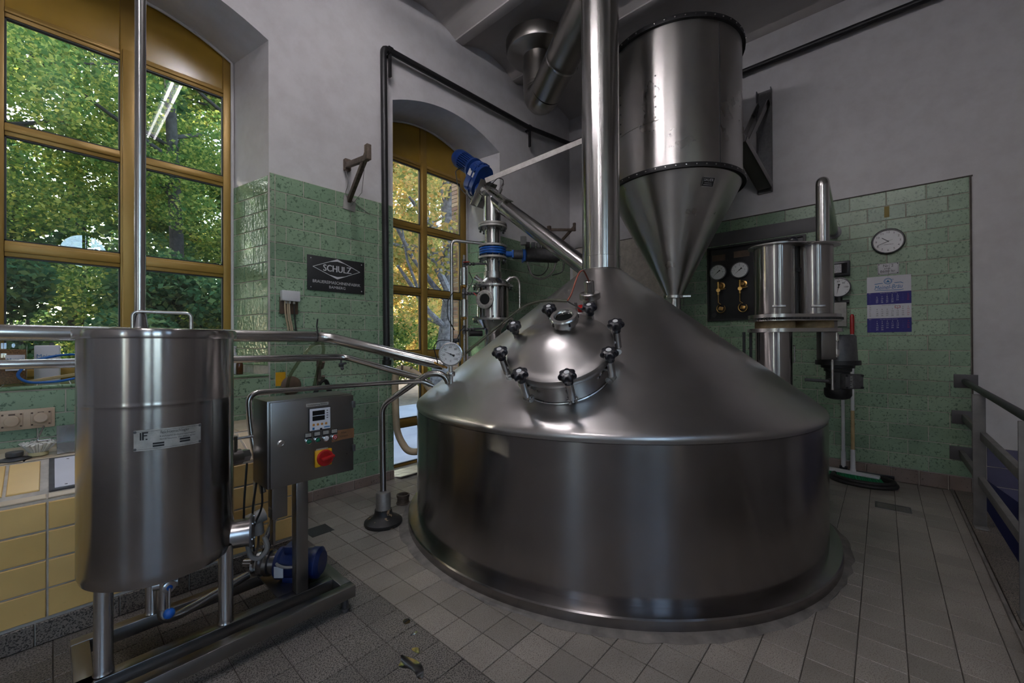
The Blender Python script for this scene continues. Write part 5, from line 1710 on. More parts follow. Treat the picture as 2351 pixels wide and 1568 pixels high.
npl = thing('enamel_plate', (XR - .015, -.046, 2.17), 'small white enamel plate reading Nr. 2 and 8600 ltr. below the clock', 'sign')
NPF = RW(XR - .013, -.046, 2.228)
MB().fbox(NPF, (0, 0, .001), (.166, .118, .004), .0015).build('plate', M['white'], npl)
mb = MB()
for a, b, c_, d_ in ((0, .052, .156, .0018), (0, -.052, .156, .0018), (.077, 0, .0018, .106), (-.077, 0, .0018, .106)):
    mb.fbox(NPF, (a, b, .0036), (c_, d_, .0008))
mb.text('Nr. 2', NPF @ Matrix.Translation((0, .031, .004)), .038).text('Jnhalt:', NPF @ Matrix.Translation((-.004, .004, .004)), .022).text('8600 ltr.', NPF @ Matrix.Translation((0, -.026, .004)), .036, fit=.125)
mb.build('lettering', M['ink'], npl, 0)
mb = MB()
for a in (-1, 1):
    for b in (-1, 1):
        mb.lathe([(.005, 0), (.005, .004), (0, .005)], NPF @ Vector((a * .073, b * .049, .002)), (-1, 0, 0), 8)
mb.build('screws', M['iron'], npl)

# calendar: white head, three month sheets
cal = thing('wall_calendar', (XR - .015, -.047, 1.56), 'three month wall calendar with indigo sheets and blue script heading', 'calendar')
CLF = RW(XR - .013, -.0475, 0)
W_, zt_ = .345, 2.153
MB().fbox(CLF, (0, (zt_ + 1.56) / 2, .001), (W_, zt_ - 1.56, .003)).build('backing', M['indigo'], cal, 0)
MB().fbox(CLF, (0, zt_ - .085, .0032), (W_, .17, .0022)).build('head_sheet', M['paper'], cal, 0)
MB().fbox(CLF, (0, 1.782, .0040), (W_, .146, .004)).build('middle_sheet', M['paper'], cal, 0)
mb = MB()
T_ = CLF @ Matrix.Translation((0, zt_ - .118, .0046))
sh = Matrix(((1, .22, 0, 0), (0, 1, 0, 0), (0, 0, 1, 0), (0, 0, 0, 1)))
mb.text('Meinel-Bräu', T_ @ Matrix.Rotation(.03, 4, 'Z') @ sh, .062, fit=.215)
mb.prism([(-.115, -.030), (.08, -.040), (.115, -.034), (.115, -.029), (.08, -.034), (-.10, -.026)], T_, .0006)
mb.prism([(-.11, .035), (-.045, .040), (-.045, .046), (-.11, .042)], T_, .0006)
mb.prism([(.045, .044), (.095, .046), (.115, .034), (.112, .030), (.092, .040), (.045, .038)], T_, .0006)
for ri, ro in ((.028, .033), (.021, .024)):
    mb.lathe([(ri, 0), (ro, 0), (ro, .0006), (ri, .0006)], T_ @ Vector((-.004, .062, .0002)), (-1, 0, 0), 30)
mb.prism([(-.015, -.008), (.012, -.010), (.012, 0), (.004, .006), (.004, .014), (-.004, .012), (-.006, .004), (-.012, .0)], T_ @ Matrix.Translation((-.004, .060, .0004)), .0006)
mb.lathe([(.004, 0), (.006, 0), (.006, .0006), (.004, .0006)], T_ @ Vector((.034, .078, .0002)), (-1, 0, 0), 14)
mb.build('brewery_script', M['blueink'], cal, 0)


def month(ztop, h, first, days, wk, white, off, title):
    ink, red, dim = MB(), MB(), MB()
    y0 = ztop - .030
    rows = 5 if first + days <= 35 else 6
    rh = (h - .034) / rows
    Tm = lambda u, z: CLF @ Matrix.Translation((u, z, off))
    ink.text('2021', Tm(-.148, ztop - .008), .011)
    ink.text(title, Tm(.0, ztop - .008), .010)
    for d in range(1, days + 1):
        c_, r_ = (first + d - 1) % 7, (first + d - 1) // 7
        tgt = red if c_ == 6 else (dim if c_ == 5 and not white else ink)
        tgt.text(str(d), Tm(-.092 + c_ * .040, y0 - r_ * rh), .0185)
    for r_ in range(5):
        (ink if white else dim).text(str(wk + r_), Tm(-.148, y0 - r_ * rh), .016)
    return ink, red, dim


for (zt2, h2, first, days, wk, white, off, title) in ((1.983, .128, 2, 30, 35, False, .0028, 'September September Septembre'), (1.853, .142, 4, 31, 39, True, .0064, 'Oktober October Octobre'), (1.705, .145, 0, 30, 44, False, .0028, 'November November Novembre')):
    ink, red, dim = month(zt2, h2, first, days, wk, white, off, title)
    ink.build('date_print', M['ink'] if white else M['paper'], cal, 0)
    red.build('sunday_print', M['redink'], cal, 0)
    if dim.v:
        dim.build('faded_print', M['dimink'], cal, 0)
mb = MB()
for a, b, c_, d_ in ((0, .010, .042, .004), (0, -.010, .042, .004), (.019, 0, .004, .024), (-.019, 0, .004, .024)):
    mb.fbox(CLF, (-.092 + 4 * .040 + a, 1.823 + b, .0072), (c_, d_, .0008))
mb.build('date_marker', M['red'], cal, 0)
MB().tube([CLF @ Vector((-.004, zt_ - .01, .006)), CLF @ Vector((.004, zt_ + .07, .010)), CLF @ Vector((.01, zt_ + .12, .006))], .0015, 5).build('hanging_loop', M['greycable'], cal)

ds = thing('number_display', (XR - .03, .36, 2.19), 'black framed rectangular display unit beside the bent pipe on the tiled wall', 'display')
rbox(MB(), .262, .50, 2.19, 2.352, .010, .075, .006).build('case', M['plasticblack'], ds)
rbox(MB(), .285, .48, 2.215, 2.33, .076, .078).build('window', M['screen'], ds, 0)
rbox(MB(), .335, .475, 2.225, 2.318, .078, .080).build('label_sheet', plain('mottled_sheet', (.42, .42, .44), .5, 0, .5, 120), ds, 0)
wg = thing('wall_thermometer', (XR - .05, .364, 2.065), 'round dial gauge in a black case under the display unit', 'gauge')
dial(wg, (XR - .06, .364, 2.065), (-1, 0, 0), .108, .045, 12, 190, rim='plasticblack', nums=[('20', -90), ('40', -45), ('60', 0), ('80', 45), ('100', 90)])
MB().cyl((XR - .05, .36, 1.955), (XR - .05, .36, 1.91), .03, None, 14).cyl((XR - .05, .42, 1.91), (XR - .05, .27, 1.90), .022, None, 12).build('stem', M['iron'], wg)
gbx = rbox(MB(), .295, .43, 1.63, 1.90, .012, .07, .004).build('switch_box', M['greypaint'], None)
tag(gbx, 'small light grey switch box on the tiles behind the gear motor', 'box')

# broom and squeegee, hose ring, drain grate
bm_ = thing('broom', (5.66, .25, 0), 'broom with red tipped white handle and green bristles leaning on the tiled wall', 'broom')
h0, h1 = Vector((5.675, .245, .105)), Vector((5.868, .25, 1.775))
hd = (h1 - h0).normalized()
MB().cyl(h0 + hd * .18, h0 + hd * 1.45, .0165, None, 16).build('handle', M['white'], bm_)
MB().cyl(h0 + hd * .20, h0 + hd * .62, .0168, None, 16).build('worn_section', M['wood'], bm_)
MB().lathe([(.0175, 0), (.019, .02), (.019, .20), (.012, .222), (0, .226)], h0 + hd * 1.445, hd, 16).build('red_grip', M['red'], bm_)
MB().lathe([(.030, -.03), (.022, .02), (.020, .20), (.0175, .21)], h0, hd, 16).build('socket', M['white'], bm_)
bd = Vector((-.12, -1, 0)).normalized()
bn = Vector((1, -.12, 0))
FBm = frame((5.66, .25, .075), tuple(bd), (0, 0, 1))
MB().fbox(FBm, (0, 0, 0), (.44, .028, .07), .005).build('head', M['white'], bm_)
mb = MB()
for i in range(26):
    for j in range(4):
        p0 = FBm @ Vector((-.21 + .42 * i / 25, -.012, -.025 + .05 * j / 3))
        p1 = FBm @ Vector((-.215 + .45 * i / 25 + .012, -.073, -.04 + .085 * j / 3))
        mb.cyl(p0, p1, .007, .010, 6)
mb.build('bristles', M['bristle'], bm_, kind='stuff')
sq = thing('squeegee', (5.82, .33, 0), 'white handled squeegee with black rubber blade standing behind the broom', 'squeegee')
MB().cyl((5.80, .33, .16), (5.866, .335, 1.25), .0165, None, 16).build('handle', M['white'], sq)
MB().cyl((5.798, .33, .09), (5.804, .33, .26), .021, None, 16).build('socket', M['white'], sq)
MB().box((5.795, .20, .055), (.02, .56, .035), None, .003).box((5.795, .33, .085), (.03, .07, .04), None, .005).build('blade_holder', M['plasticblack'], sq)
MB().box((5.795, .20, .022), (.006, .56, .04)).build('rubber_blade', M['rubber'], sq)
hr = MB()
for rr, z in ((1.0, .022), (.93, .05)):
    hr.tube([(5.60 + .19 * rr * math.cos(t_), .165 + .26 * rr * math.sin(t_), z) for t_ in [2 * PI * k / 40 for k in range(40)]], .020, 10, closed=True)
hr = hr.build('hose_ring', M['rubber'], None)
tag(hr, 'coiled dark rubber hose lying on the floor around the broom head', 'hose')
gr = thing('floor_grate', (4.94, -.055, 0), 'small rectangular slotted drain grate set in the floor tiles at the right', 'grate')
FG = frame((4.945, -.055, .001), (.02, -1, 0), (1, .02, 0))
MB().fbox(FG, (0, 0, -.006), (.235, .165, .006)).build('well', M['ink'], gr, 0)
mb = MB()
for q in (-1, 1):
    mb.fbox(FG, (0, q * .079, .0), (.235, .008, .008)).fbox(FG, (q * .1145, 0, .0), (.008, .165, .008))
mb.build('rim', M['castgrey'], gr, 0)
for k in range(26):
    MB().fbox(FG, (-.108 + .216 * k / 25, 0, .0), (.0042, .15, .008)).build('grate_bar', M['castgrey'], gr, 0)

# railing by the stairwell
rl = thing('stair_railing', (4.0, -.57, 0), 'grey painted steel railing with black handrail beside the stairwell', 'railing')
MB().tube([(XR - .012, -.587, 1.075), (5.7, -.585, 1.07), (2.95, -.57, 1.045), (2.90, -.57, 1.0)], .024, 16, .05).build('handrail', M['iron'], rl)
for z0_, z1_, y0_ in ((.724, .715, -.58), (.375, .372, -.56)):
    MB().bar((XR - .012, y0_, z0_), (2.93, -.57, z1_), .036, .062, (0, 0, 1), .003).build('lower_rail', M['railgrey'], rl)
for x in (4.84, 3.36):
    MB().box((x, -.555, .535), (.016, .070, 1.02), Matrix.Rotation(.0, 3, 'Z'), .002).build('post', M['railgrey'], rl)
    bp_ = MB().box((x, -.557, .018), (.16, .075, .012), None, .002)
    bp_.build('post_plate', M['railgrey'], rl)
for z_, y_ in ((1.075, -.582), (.724, -.565), (.375, -.55)):
    rbox(MB(), y_ - .09, y_ + .07, z_ - .065, z_ + .065, .010, .020, .002).build('wall_plate', M['greypanel'], rl)

# ================================================================== WINDOW WALL FITTINGS
sg_ = thing('maker_sign', (1.853, 3.935, 1.965), 'black rectangular maker sign with white diamond and lettering on the green tiles', 'sign')
SGF = LW(1.853, YL - .012, 2.128)
MB().fbox(SGF, (0, 0, .004), (.562, .325, .008), .002).build('board', M['ink'], sg_)
ol = MB()
ow, oh = .232, .095
poly_o, poly_i = [(-ow, 0), (0, -oh), (ow, 0), (0, oh)], None
T1 = SGF @ Matrix.Translation((0, .058, .0085))
for a, b, tpl in ((0, 1, 0), (1, 2, 0), (2, 3, 0), (3, 0, 0)):
    p, q = Vector((*poly_o[a], 0)), Vector((*poly_o[b], 0))
    dd = (q - p).normalized()
    ol.fbox(T1 @ Matrix.Translation((p + q) / 2) @ Matrix.Rotation(math.atan2(dd.y, dd.x), 4, 'Z'), (0, 0, 0), ((q - p).length, .005, .001))
for s_ in (-1, 1):
    ol.prism([(-.085 , s_ * .060), (0, s_ * .0935), (.085, s_ * .060), (0, s_ * .075)] if s_ > 0 else [(.085, -.060), (0, -.0935), (-.085, -.060), (0, -.075)], T1, .001)
ol.text('SCHULZ', T1 @ Matrix.Translation((0, -.002, .0006)), .088, fit=.275)
ol.text('SCHULZ', T1 @ Matrix.Translation((.0035, -.002, .0004)), .088, fit=.275)
ol.text('BRAUEREIMASCHINENFABRIK', SGF @ Matrix.Translation((0, -.078, .0088)), .040, fit=.47).text('BAMBERG', SGF @ Matrix.Translation((0, -.122, .0088)), .036, fit=.16)
for a in (-1, 1):
    for b in (-1, 1):
        ol.lathe([(.006, 0), (.005, .003), (0, .004)], SGF @ Vector((a * .25, b * .135, .008)), (0, -1, 0), 10)
ol.build('lettering', M['white'], sg_, 0)

jb = thing('junction_box', (1.41, 3.94, 1.76), 'small white electrical junction box with cables hanging down the green tiles', 'junction box')
JF = LW(0, YL - .012, 0)
MB().fbox(JF, (1.41, 1.805, .012), (.150, .150, .020), .003).build('brown_base', M['brown'], jb)
MB().fbox(JF, (1.412, 1.888, .040), (.150, .092, .055), .004).build('box', M['white'], jb)
mb = MB()
for x, (r_, g1_) in zip((1.365, 1.385, 1.40), ((.006, 0), (.006, 0), (.006, 0))):
    mb.tube([(x, 3.90, 1.845), (x + .005, 3.905, 1.72), (x + .035, 3.92, 1.60), (x + .045, 3.93, 1.50)], .007, 8, .08)
mb.build('grey_cables', M['tan'], jb)
MB().tube([(1.44, 3.90, 1.845), (1.445, 3.905, 1.72), (1.465, 3.92, 1.58), (1.455, 3.93, 1.50)], .006, 8, .06).build('black_cable', M['cable'], jb)
MB().cyl((1.375, 3.90, 1.82), (1.375, 3.90, 1.85), .011).cyl((1.405, 3.90, 1.82), (1.405, 3.90, 1.85), .011).cyl((1.44, 3.90, 1.82), (1.44, 3.90, 1.85), .011).build('glands', M['greypaint'], jb)

# old iron brackets
def iron_bracket(loc, tip, low, label, s):
    b = thing('wall_bracket', loc, label, 'bracket')
    lo, hi_, tp_ = Vector(loc), Vector(low), Vector(tip)
    MB().bar(lo, tp_ + (tp_ - lo).normalized() * .0, .05 * s, .035 * s, (1, 0, 0), .003).build('strut', M['rust'], b)
    MB().bar(hi_, tp_ - Z3 * .05, .05 * s, .035 * s, (1, 0, 0), .003).build('arm', M['rust'], b)
    MB().bar(tp_ - Z3 * .07, tp_ + Z3 * .06, .05 * s, .04 * s, (1, 0, 0), .003).build('tip_hook', M['rust'], b)
    MB().box(hi_ + Vector((0, -.02, .0)), (.06 * s, .05, .11), None, .004).build('wall_lug', M['rust'], b)
    return b


ib = iron_bracket((1.975, 3.945, 2.89), (1.80, 3.26, 3.10), (1.945, 3.94, 3.225), 'rusty iron bracket projecting from the wall above the maker sign', 1.0)
MB().box((1.98, 3.944, 2.86), (.125, .014, .14), Matrix.Rotation(.08, 3, 'Y'), .003).build('wall_plate', M['greypaint'], ib)
MB().tube([(1.93, 3.93, 3.20), (1.90, 3.80, 3.0), (1.92, 3.93, 2.92), (2.05, 3.94, 2.87), (2.2, 3.945, 2.80)], .003, 5, .06).tube([(1.80, 3.30, 3.06), (1.90, 3.55, 2.85), (1.97, 3.90, 2.82)], .0025, 5).build('loose_wire', M['greycable'], ib)
iron_bracket((5.42, 3.945, 2.98), (5.52, 3.62, 3.30), (5.26, 3.94, 3.26), 'dark iron bracket high on the wall behind the conveyor tube', .8)

# hanging hoses
chs = thing('clear_hose', (1.45, 3.8, 1.05), 'clear plastic hose looped over the thick pipe', 'hose')
MB().tube([(1.36, 3.86, .95), (1.355, 3.80, 1.17), (1.375, 3.62, 1.32), (1.42, 3.46, 1.46), (1.50, 3.46, 1.475), (1.575, 3.60, 1.40), (1.60, 3.78, 1.24), (1.59, 3.86, 1.05)], .014, 12, .09, 8).build('tube', M['hoseclear'], chs)
wh = thing('hose_hook', (1.665, 3.94, 1.05), 'rusty wall hook with black cables hung over it behind the cabinet', 'hook')
MB().bar((1.668, 3.93, 1.34), (1.668, 3.93, 1.05), .035, .012, (0, 1, 0)).tube([(1.668, 3.92, 1.25), (1.66, 3.84, 1.24), (1.655, 3.80, 1.30)], .016, 8, .03).tube([(1.668, 3.92, 1.12), (1.66, 3.84, 1.11), (1.655, 3.80, 1.17)], .016, 8, .03).build('hook', M['rust'], wh)
mb = MB()
for k in range(4):
    o = .012 * k
    mb.tube([(1.60 - o, 3.86, .80), (1.605 - o, 3.83, 1.02), (1.66, 3.80 - o, 1.155 + o * .4), (1.715 + o, 3.84, 1.02), (1.72 + o, 3.86, .82)], .0075, 6, .08)
mb.build('cable_loop', M['cable'], wh)
sk2 = thing('wall_socket', (1.43, 3.94, 1.05), 'old round brown wall socket on a yellowed patch below the pipes', 'socket')
MB().lathe([(0, 0), (.085, 0), (.085, .012), (.06, .03), (.03, .034), (0, .034)], (1.43, YL - .012, 1.09), (0, -1, 0), 28).build('cap', M['brown'], sk2)
MB().fbox(JF, (1.345, 1.155, .001), (.08, .12, .002)).build('patch', M['yellow'], sk2, 0)
th = thing('tan_hose', (2.45, 3.85, .3), 'thick tan suction hose hanging in a loop in front of the garden window', 'hose')
MB().tube([(2.62, 3.45, .95), (2.60, 3.60, 1.10), (2.535, 3.75, 1.19), (2.45, 3.84, 1.195), (2.435, 3.86, 1.10), (2.44, 3.86, .80), (2.445, 3.84, .50), (2.50, 3.72, .32), (2.58, 3.58, .34), (2.66, 3.45, .50)], .036, 16, .12, 8).build('hose', M['tan'], th)
MB().lathe([(.037, -.012), (.041, -.01), (.041, .01), (.037, .012)], (2.49, 3.80, 1.195), (.7, -.6, 0), 18).lathe([(.037, -.012), (.041, -.01), (.041, .01), (.037, .012)], (2.55, 3.73, 1.18), (.7, -.65, -.2), 18).build('hose_clip', M['rust'], th)

# sockets, brush, weight, switch panel on the ledge
so_ = thing('socket_strip', (-.10, 3.94, .945), 'beige double power socket with hinged covers on the green tiles', 'socket')
SF = LW(-.104, YL - .010, 1.005)
MB().fbox(SF, (0, 0, .008), (.235, .122, .018), .004).build('mounting_plate', M['outlet'], so_)
for q, op in ((-.058, 0), (.058, 1)):
    MB().fbox(SF, (q, 0, .020), (.088, .086, .008), .006).build('socket_frame', M['outlet'], so_)
    MB().lathe([(.034, .0), (.034, .012), (.028, .018), (0, .020)], SF @ Vector((q, -.004 + .006 * op, .024)), (0, -1, .25 * op), 28).build('cover', M['outlet'], so_)
    mb = MB()
    for a in (-1, 1):
        for b in (-1, 1):
            mb.lathe([(.005, 0), (.005, .003), (0, .003)], SF @ Vector((q + a * .036, b * .036, .024)), (0, -1, 0), 8)
    mb.fbox(SF, (q, .036, .026), (.026, .008, .004))
    mb.build('socket_screws', M['brown'], so_)
br_ = thing('round_brush', (-.05, 3.545, .842), 'round scrubbing brush lying bristles up on the ledge', 'brush')
bc = Vector((-.05, 3.545, .842))
MB().lathe([(0, 0), (.036, 0), (.039, .004), (.039, .020), (.034, .024), (0, .024)], bc, (0, 0, 1), 32).build('brush_body', plain('cream_plastic', (.62, .52, .28), .5), br_)
mb = MB()
for ring, (rb, rt_, n_) in enumerate(((.033, .068, 26), (.026, .05, 20), (.016, .03, 14), (.006, .012, 6))):
    for k in range(n_):
        a = 2 * PI * k / n_ + ring * .3
        j = random.uniform(.9, 1.08)
        mb.cyl(bc + Vector((rb * math.cos(a), rb * math.sin(a), .02)), bc + Vector((rt_ * j * math.cos(a + .05), rt_ * j * math.sin(a + .05), .072 + random.uniform(-.005, .006))), .004, .0075, 6)
mb.build('bristles', M['bristlewhite'], br_, kind='stuff')
MB().tube([bc + Vector((.045, -.01, .080)), bc + Vector((-.005, -.01, .080)), bc + Vector((.0, .02, .10)), bc + Vector((.02, .05, .155))], .0045, 8, .012).build('wire_handle', M['steel'], br_)
wt = thing('round_weight', (-.135, 3.51, .842), 'dark steel disc with knurled knob lying on the ledge', 'cap')
MB().lathe([(0, 0), (.062, 0), (.062, .004), (.02, .016), (.02, .018)], (-.135, 3.51, .842), (0, 0, 1), 36).build('disc', M['castgrey'], wt)
MB().lathe([(.02, .016), (.032, .018), (.033, .022), (.033, .040), (.030, .043), (0, .043)], (-.135, 3.51, .842), (0, 0, 1), 24).build('knob', M['castgrey'], wt)
sp2 = thing('switchboard', (.28, 3.25, .75), 'pale steel switch panel with small knobs let into the sloping ledge', 'panel')
FSP = frame((0, 3.12, .715), (1, 0, 0), (0, .33, .115))
MB().fbox(FSP, (.29, .175, .006), (.60, .325, .012), .003).build('frame', M['castgrey'], sp2)
MB().fbox(FSP, (.295, .17, .0135), (.57, .295, .004)).build('plate', M['paper'], sp2, 0)
mb = MB()
for i in range(5):
    for j in range(3):
        mb.lathe([(.010, 0), (.009, .010), (0, .012)], FSP @ Vector((.125 + .09 * i, .07 + .09 * j, .0155)), FSP.to_3x3() @ Vector((0, 0, 1)), 12)
mb.fbox(FSP, (.06, .295, .016), (.010, .003, .002)).fbox(FSP, (.05, .04, .016), (.010, .003, .002))
mb.build('knobs', M['iron'], sp2)
tr_ = thing('steel_tray', (.16, 3.62, .842), 'low stainless tray standing on the ledge behind the switch panel', 'tray')
MB().prism([(0, 0), (.36, 0), (.36, .012), (.02, .012), (.02, .06), (0, .06)], frame((.02, 3.50, .842), (0, 1, 0), (0, 0, 1)), .50).box((.27, 3.86, .90), (.50, .01, .11)).build('tray', M['steel'], tr_, 0)

# things on the window sill
def bottle(name, loc, prof, mat, label, cat, cap=None):
    t_ = thing(name, loc, label, cat)
    MB().lathe(prof, loc, (0, 0, 1), 28).build('glass', M[mat], t_)
    if cap:
        MB().lathe(cap[0], loc, (0, 0, 1), 20).build('cap', M[cap[1]], t_)
    return t_


ZS = 1.211
bottle('brown_bottle', (1.055, 4.03, ZS), [(0, 0), (.024, 0), (.026, .004), (.026, .085), (.022, .098), (.012, .108), (.012, .125)], 'brownglass', 'small brown glass bottle on the sill right of the tank', 'bottle', ([(.013, .122), (.014, .124), (.014, .134), (0, .135)], 'white'))
bottle('clear_bottle', (1.135, 4.06, ZS), [(0, 0), (.030, 0), (.032, .004), (.032, .065), (.024, .080), (.015, .086), (.015, .098)], 'clear', 'small clear glass bottle on the sill next to the brown one', 'bottle')
bottle('white_canister', (1.045, 4.14, ZS), [(0, 0), (.050, 0), (.052, .004), (.052, .13), (.04, .15), (.018, .16), (.018, .18)], 'white', 'white plastic canister on the sill behind the brown bottle', 'canister', ([(.012, .18), (.012, .22), (.02, .225), (.02, .235), (0, .236)], 'white'))
gj = thing('grain_jar', (-.185, 4.15, ZS), 'clear box of brown malt with a white label at the left end of the sill', 'jar')
MB().box((-.185, 4.15, ZS + .155), (.155, .10, .30), None, .006).build('box', M['clear'], gj)
MB().box((-.185, 4.15, ZS + .115), (.145, .09, .22), None, .004).build('malt', M['grain'], gj)
GJ = LW(-.155, 4.0985, ZS + .14)
MB().fbox(GJ, (0, 0, 0), (.08, .10, .001)).build('label', M['paper'], gj, 0)
MB().text('Meinel', GJ @ Matrix.Translation((0, .02, .0012)) @ Matrix.Rotation(.06, 4, 'Z'), .026).text('Meinel', GJ @ Matrix.Translation((0, -.01, .0012)) @ Matrix.Rotation(.06, 4, 'Z'), .022).build('label_print', M['blueink'], gj, 0)
cb = thing('paper_bag', (-.01, 4.33, ZS), 'white paper pack with blue print leaning in the window', 'pack')
CBF = LW(-.02, 4.30, ZS + .125) @ Matrix.Rotation(-.2, 4, 'Y')
MB().fbox(CBF, (0, 0, 0), (.12, .25, .04), .008).build('pack', M['paper'], cb)
MB().text('Meinel', CBF @ Matrix.Translation((.0, .05, .0212)), .036).build('print', M['blueink'], cb, 0)
wd = MB().box((.02, 4.22, ZS + .030), (.30, .035, .02), Matrix.Rotation(-.16, 3, 'Y') @ Matrix.Rotation(.1, 3, 'Z'), .003).build('wooden_slat', M['wood'], None)
tag(wd, 'pale wooden slat lying aslant on the window sill', 'slat')
bc_ = thing('blue_cable_coil', (.02, 4.05, ZS), 'looped blue hose with red and green ends hanging at the window sill', 'hose')
MB().tube([(.35, 4.20, 1.36), (.22, 4.16, 1.39), (.05, 4.08, 1.40), (-.10, 4.02, 1.36), (-.15, 4.0, 1.27), (-.10, 4.0, 1.225), (.02, 4.0, 1.222), (.13, 4.03, 1.245)], .008, 10, .06, 8).build('blue_hose', M['bluecable'], bc_)
MB().tube([(.13, 4.03, 1.245), (.165, 4.045, 1.26)], .010, 10).build('coupling', M['red'], bc_)
MB().tube([(.165, 4.045, 1.26), (.24, 4.08, 1.30), (.34, 4.15, 1.32)], .006, 8, .03).build('green_line', M['greenhose'], bc_)
gh = MB().tube([(.28, 4.25, 1.22), (.285, 4.28, 1.40), (.27, 4.30, 1.52), (.20, 4.32, 1.60)], .010, 10, .08).tube([(.28, 4.26, 1.44), (.20, 4.30, 1.44), (.13, 4.32, 1.40)], .004, 6, .05).build('green_hose', M['greenhose'])
tag(gh, 'thin green hose curving up in the window left of the tank', 'hose')

# ceiling lamps: twin tube fittings (the row over the kettle front is seen mirrored in the window panes; the third is added fill)
for k, (xc, yc, m_, lab) in enumerate(((1.16, .40, 'dimglow', 'over the middle of the room nearer the stairwell'), (1.16, 2.04, 'tubeglow', 'over the middle of the room nearer the windows'),
                                       (-1.35, -.10, 'fillglow', 'added out of view to brighten the ledge and window wall'))):
    lf = thing('tube_light', (xc, yc, 5.10), 'twin fluorescent ceiling light ' + lab, 'lamp', 'ceiling tube lights')
    MB().box((xc, yc, 5.135), (.16, 1.60, .05), None, .01).cyl((xc, yc - .5, 5.15), (xc, yc - .5, 5.26), .01).cyl((xc, yc + .5, 5.15), (xc, yc + .5, 5.26), .01).build('housing', M['white'], lf)
    for s_ in (-1, 1):
        MB().cyl((xc + s_ * .045, yc - .76, 5.085), (xc + s_ * .045, yc + .76, 5.085), .014, None, 14).build('tube', M[m_], lf)
# water on the floor
def puddle(pts, label):
    for _ in range(3):                                  # round the outline off
        pts = [q for i in range(len(pts)) for q in ((.75 * pts[i][0] + .25 * pts[(i + 1) % len(pts)][0], .75 * pts[i][1] + .25 * pts[(i + 1) % len(pts)][1]), (.25 * pts[i][0] + .75 * pts[(i + 1) % len(pts)][0], .25 * pts[i][1] + .75 * pts[(i + 1) % len(pts)][1]))]
    n_ = len(pts)
    vs = [(p[0], p[1], .0004) for p in pts] + [(p[0], p[1], .0016) for p in pts]
    fs = [(i, (i + 1) % n_, n_ + (i + 1) % n_, n_ + i) for i in range(n_)] + [tuple(range(n_, 2 * n_))]
    o_ = MB().add(vs, fs).build('puddle', M['water'], None, 0)
    return tag(o_, label, 'puddle')
puddle([(1.094, 1.70), (1.108, 1.66), (1.126, 1.607), (1.124, 1.557), (1.099, 1.517), (1.072, 1.498), (1.065, 1.52), (1.076, 1.555), (1.072, 1.596), (1.055, 1.615), (1.045, 1.645), (1.075, 1.657)], 'largest water puddle on the dark floor tiles in front of the skid')
puddle([(1.145, 1.697), (1.184, 1.671), (1.158, 1.628), (1.148, 1.648)], 'small triangular water puddle just beyond the largest one')
puddle([(1.233, 1.898), (1.271, 1.891), (1.26, 1.852), (1.224, 1.853)], 'little wet patch farthest from the camera beside the floor joint')
puddle([(1.187, 1.774), (1.249, 1.774), (1.228, 1.751)], 'thin sliver of water between the two nearest puddles and the wet patch')

# ================================================================== OUTSIDE
def ground(name, pts, z, mat):
    return struct(MB().add([(x, y, z) for x, y in pts], [tuple(range(len(pts)))]).build(name, mat, None, 0))


ground('ground_path', [(-30, 4.75), (30, 4.75), (30, 9.2), (-30, 9.2)], -.13, M['pavement'])
ground('ground_earth', [(-60, 9.2), (60, 9.2), (60, 70), (-60, 70)], -.13, M['soil'])
ground('ground_yard', [(-60, -60), (60, -60), (60, 4.75), (-60, 4.75)], -2.7, M['pavement'])


def foliage(clumps, n, size, name, mat, parent, flat=0.75):
    """clumps: (x, y, z, r); leaves as folded quads"""
    C = np.array(clumps)
    wgt = C[:, 3] ** 2
    idx = RNG.choice(len(C), n, p=wgt / wgt.sum())
    d = RNG.normal(size=(n, 3))
    d /= np.linalg.norm(d, axis=1)[:, None]
    rad = C[idx, 3] * (0.45 + 0.6 * RNG.random(n) ** .6)
    P = C[idx, :3] + d * rad[:, None] * np.array([1, 1, flat])
    a = RNG.normal(size=(n, 3)) * np.array([1, 1, .55])
    a /= np.linalg.norm(a, axis=1)[:, None]
    b = np.cross(a, RNG.normal(size=(n, 3)))
    b /= np.linalg.norm(b, axis=1)[:, None] + 1e-9
    nn = np.cross(a, b)
    s = size * (0.6 + 0.8 * RNG.random(n))[:, None]
    v = np.stack([P - a * s * .55, P + b * s * .36 + nn * s * .12, P + a * s * .55, P - b * s * .36 + nn * s * .12], 1).reshape(-1, 3)
    f = np.arange(n * 4).reshape(n, 4)
    me = bpy.data.meshes.new(name)
    me.vertices.add(n * 4)
    me.vertices.foreach_set('co', v.ravel())
    me.loops.add(n * 4)
    me.loops.foreach_set('vertex_index', f.ravel())
    me.polygons.add(n)
    me.polygons.foreach_set('loop_start', np.arange(n) * 4)
    me.polygons.foreach_set('loop_total', np.full(n, 4))
    me.update()
    me.validate()
    me.materials.append(M[mat])
    o = bpy.data.objects.new(name, me)
    COL.objects.link(o)
    attach(o, parent)
    return o


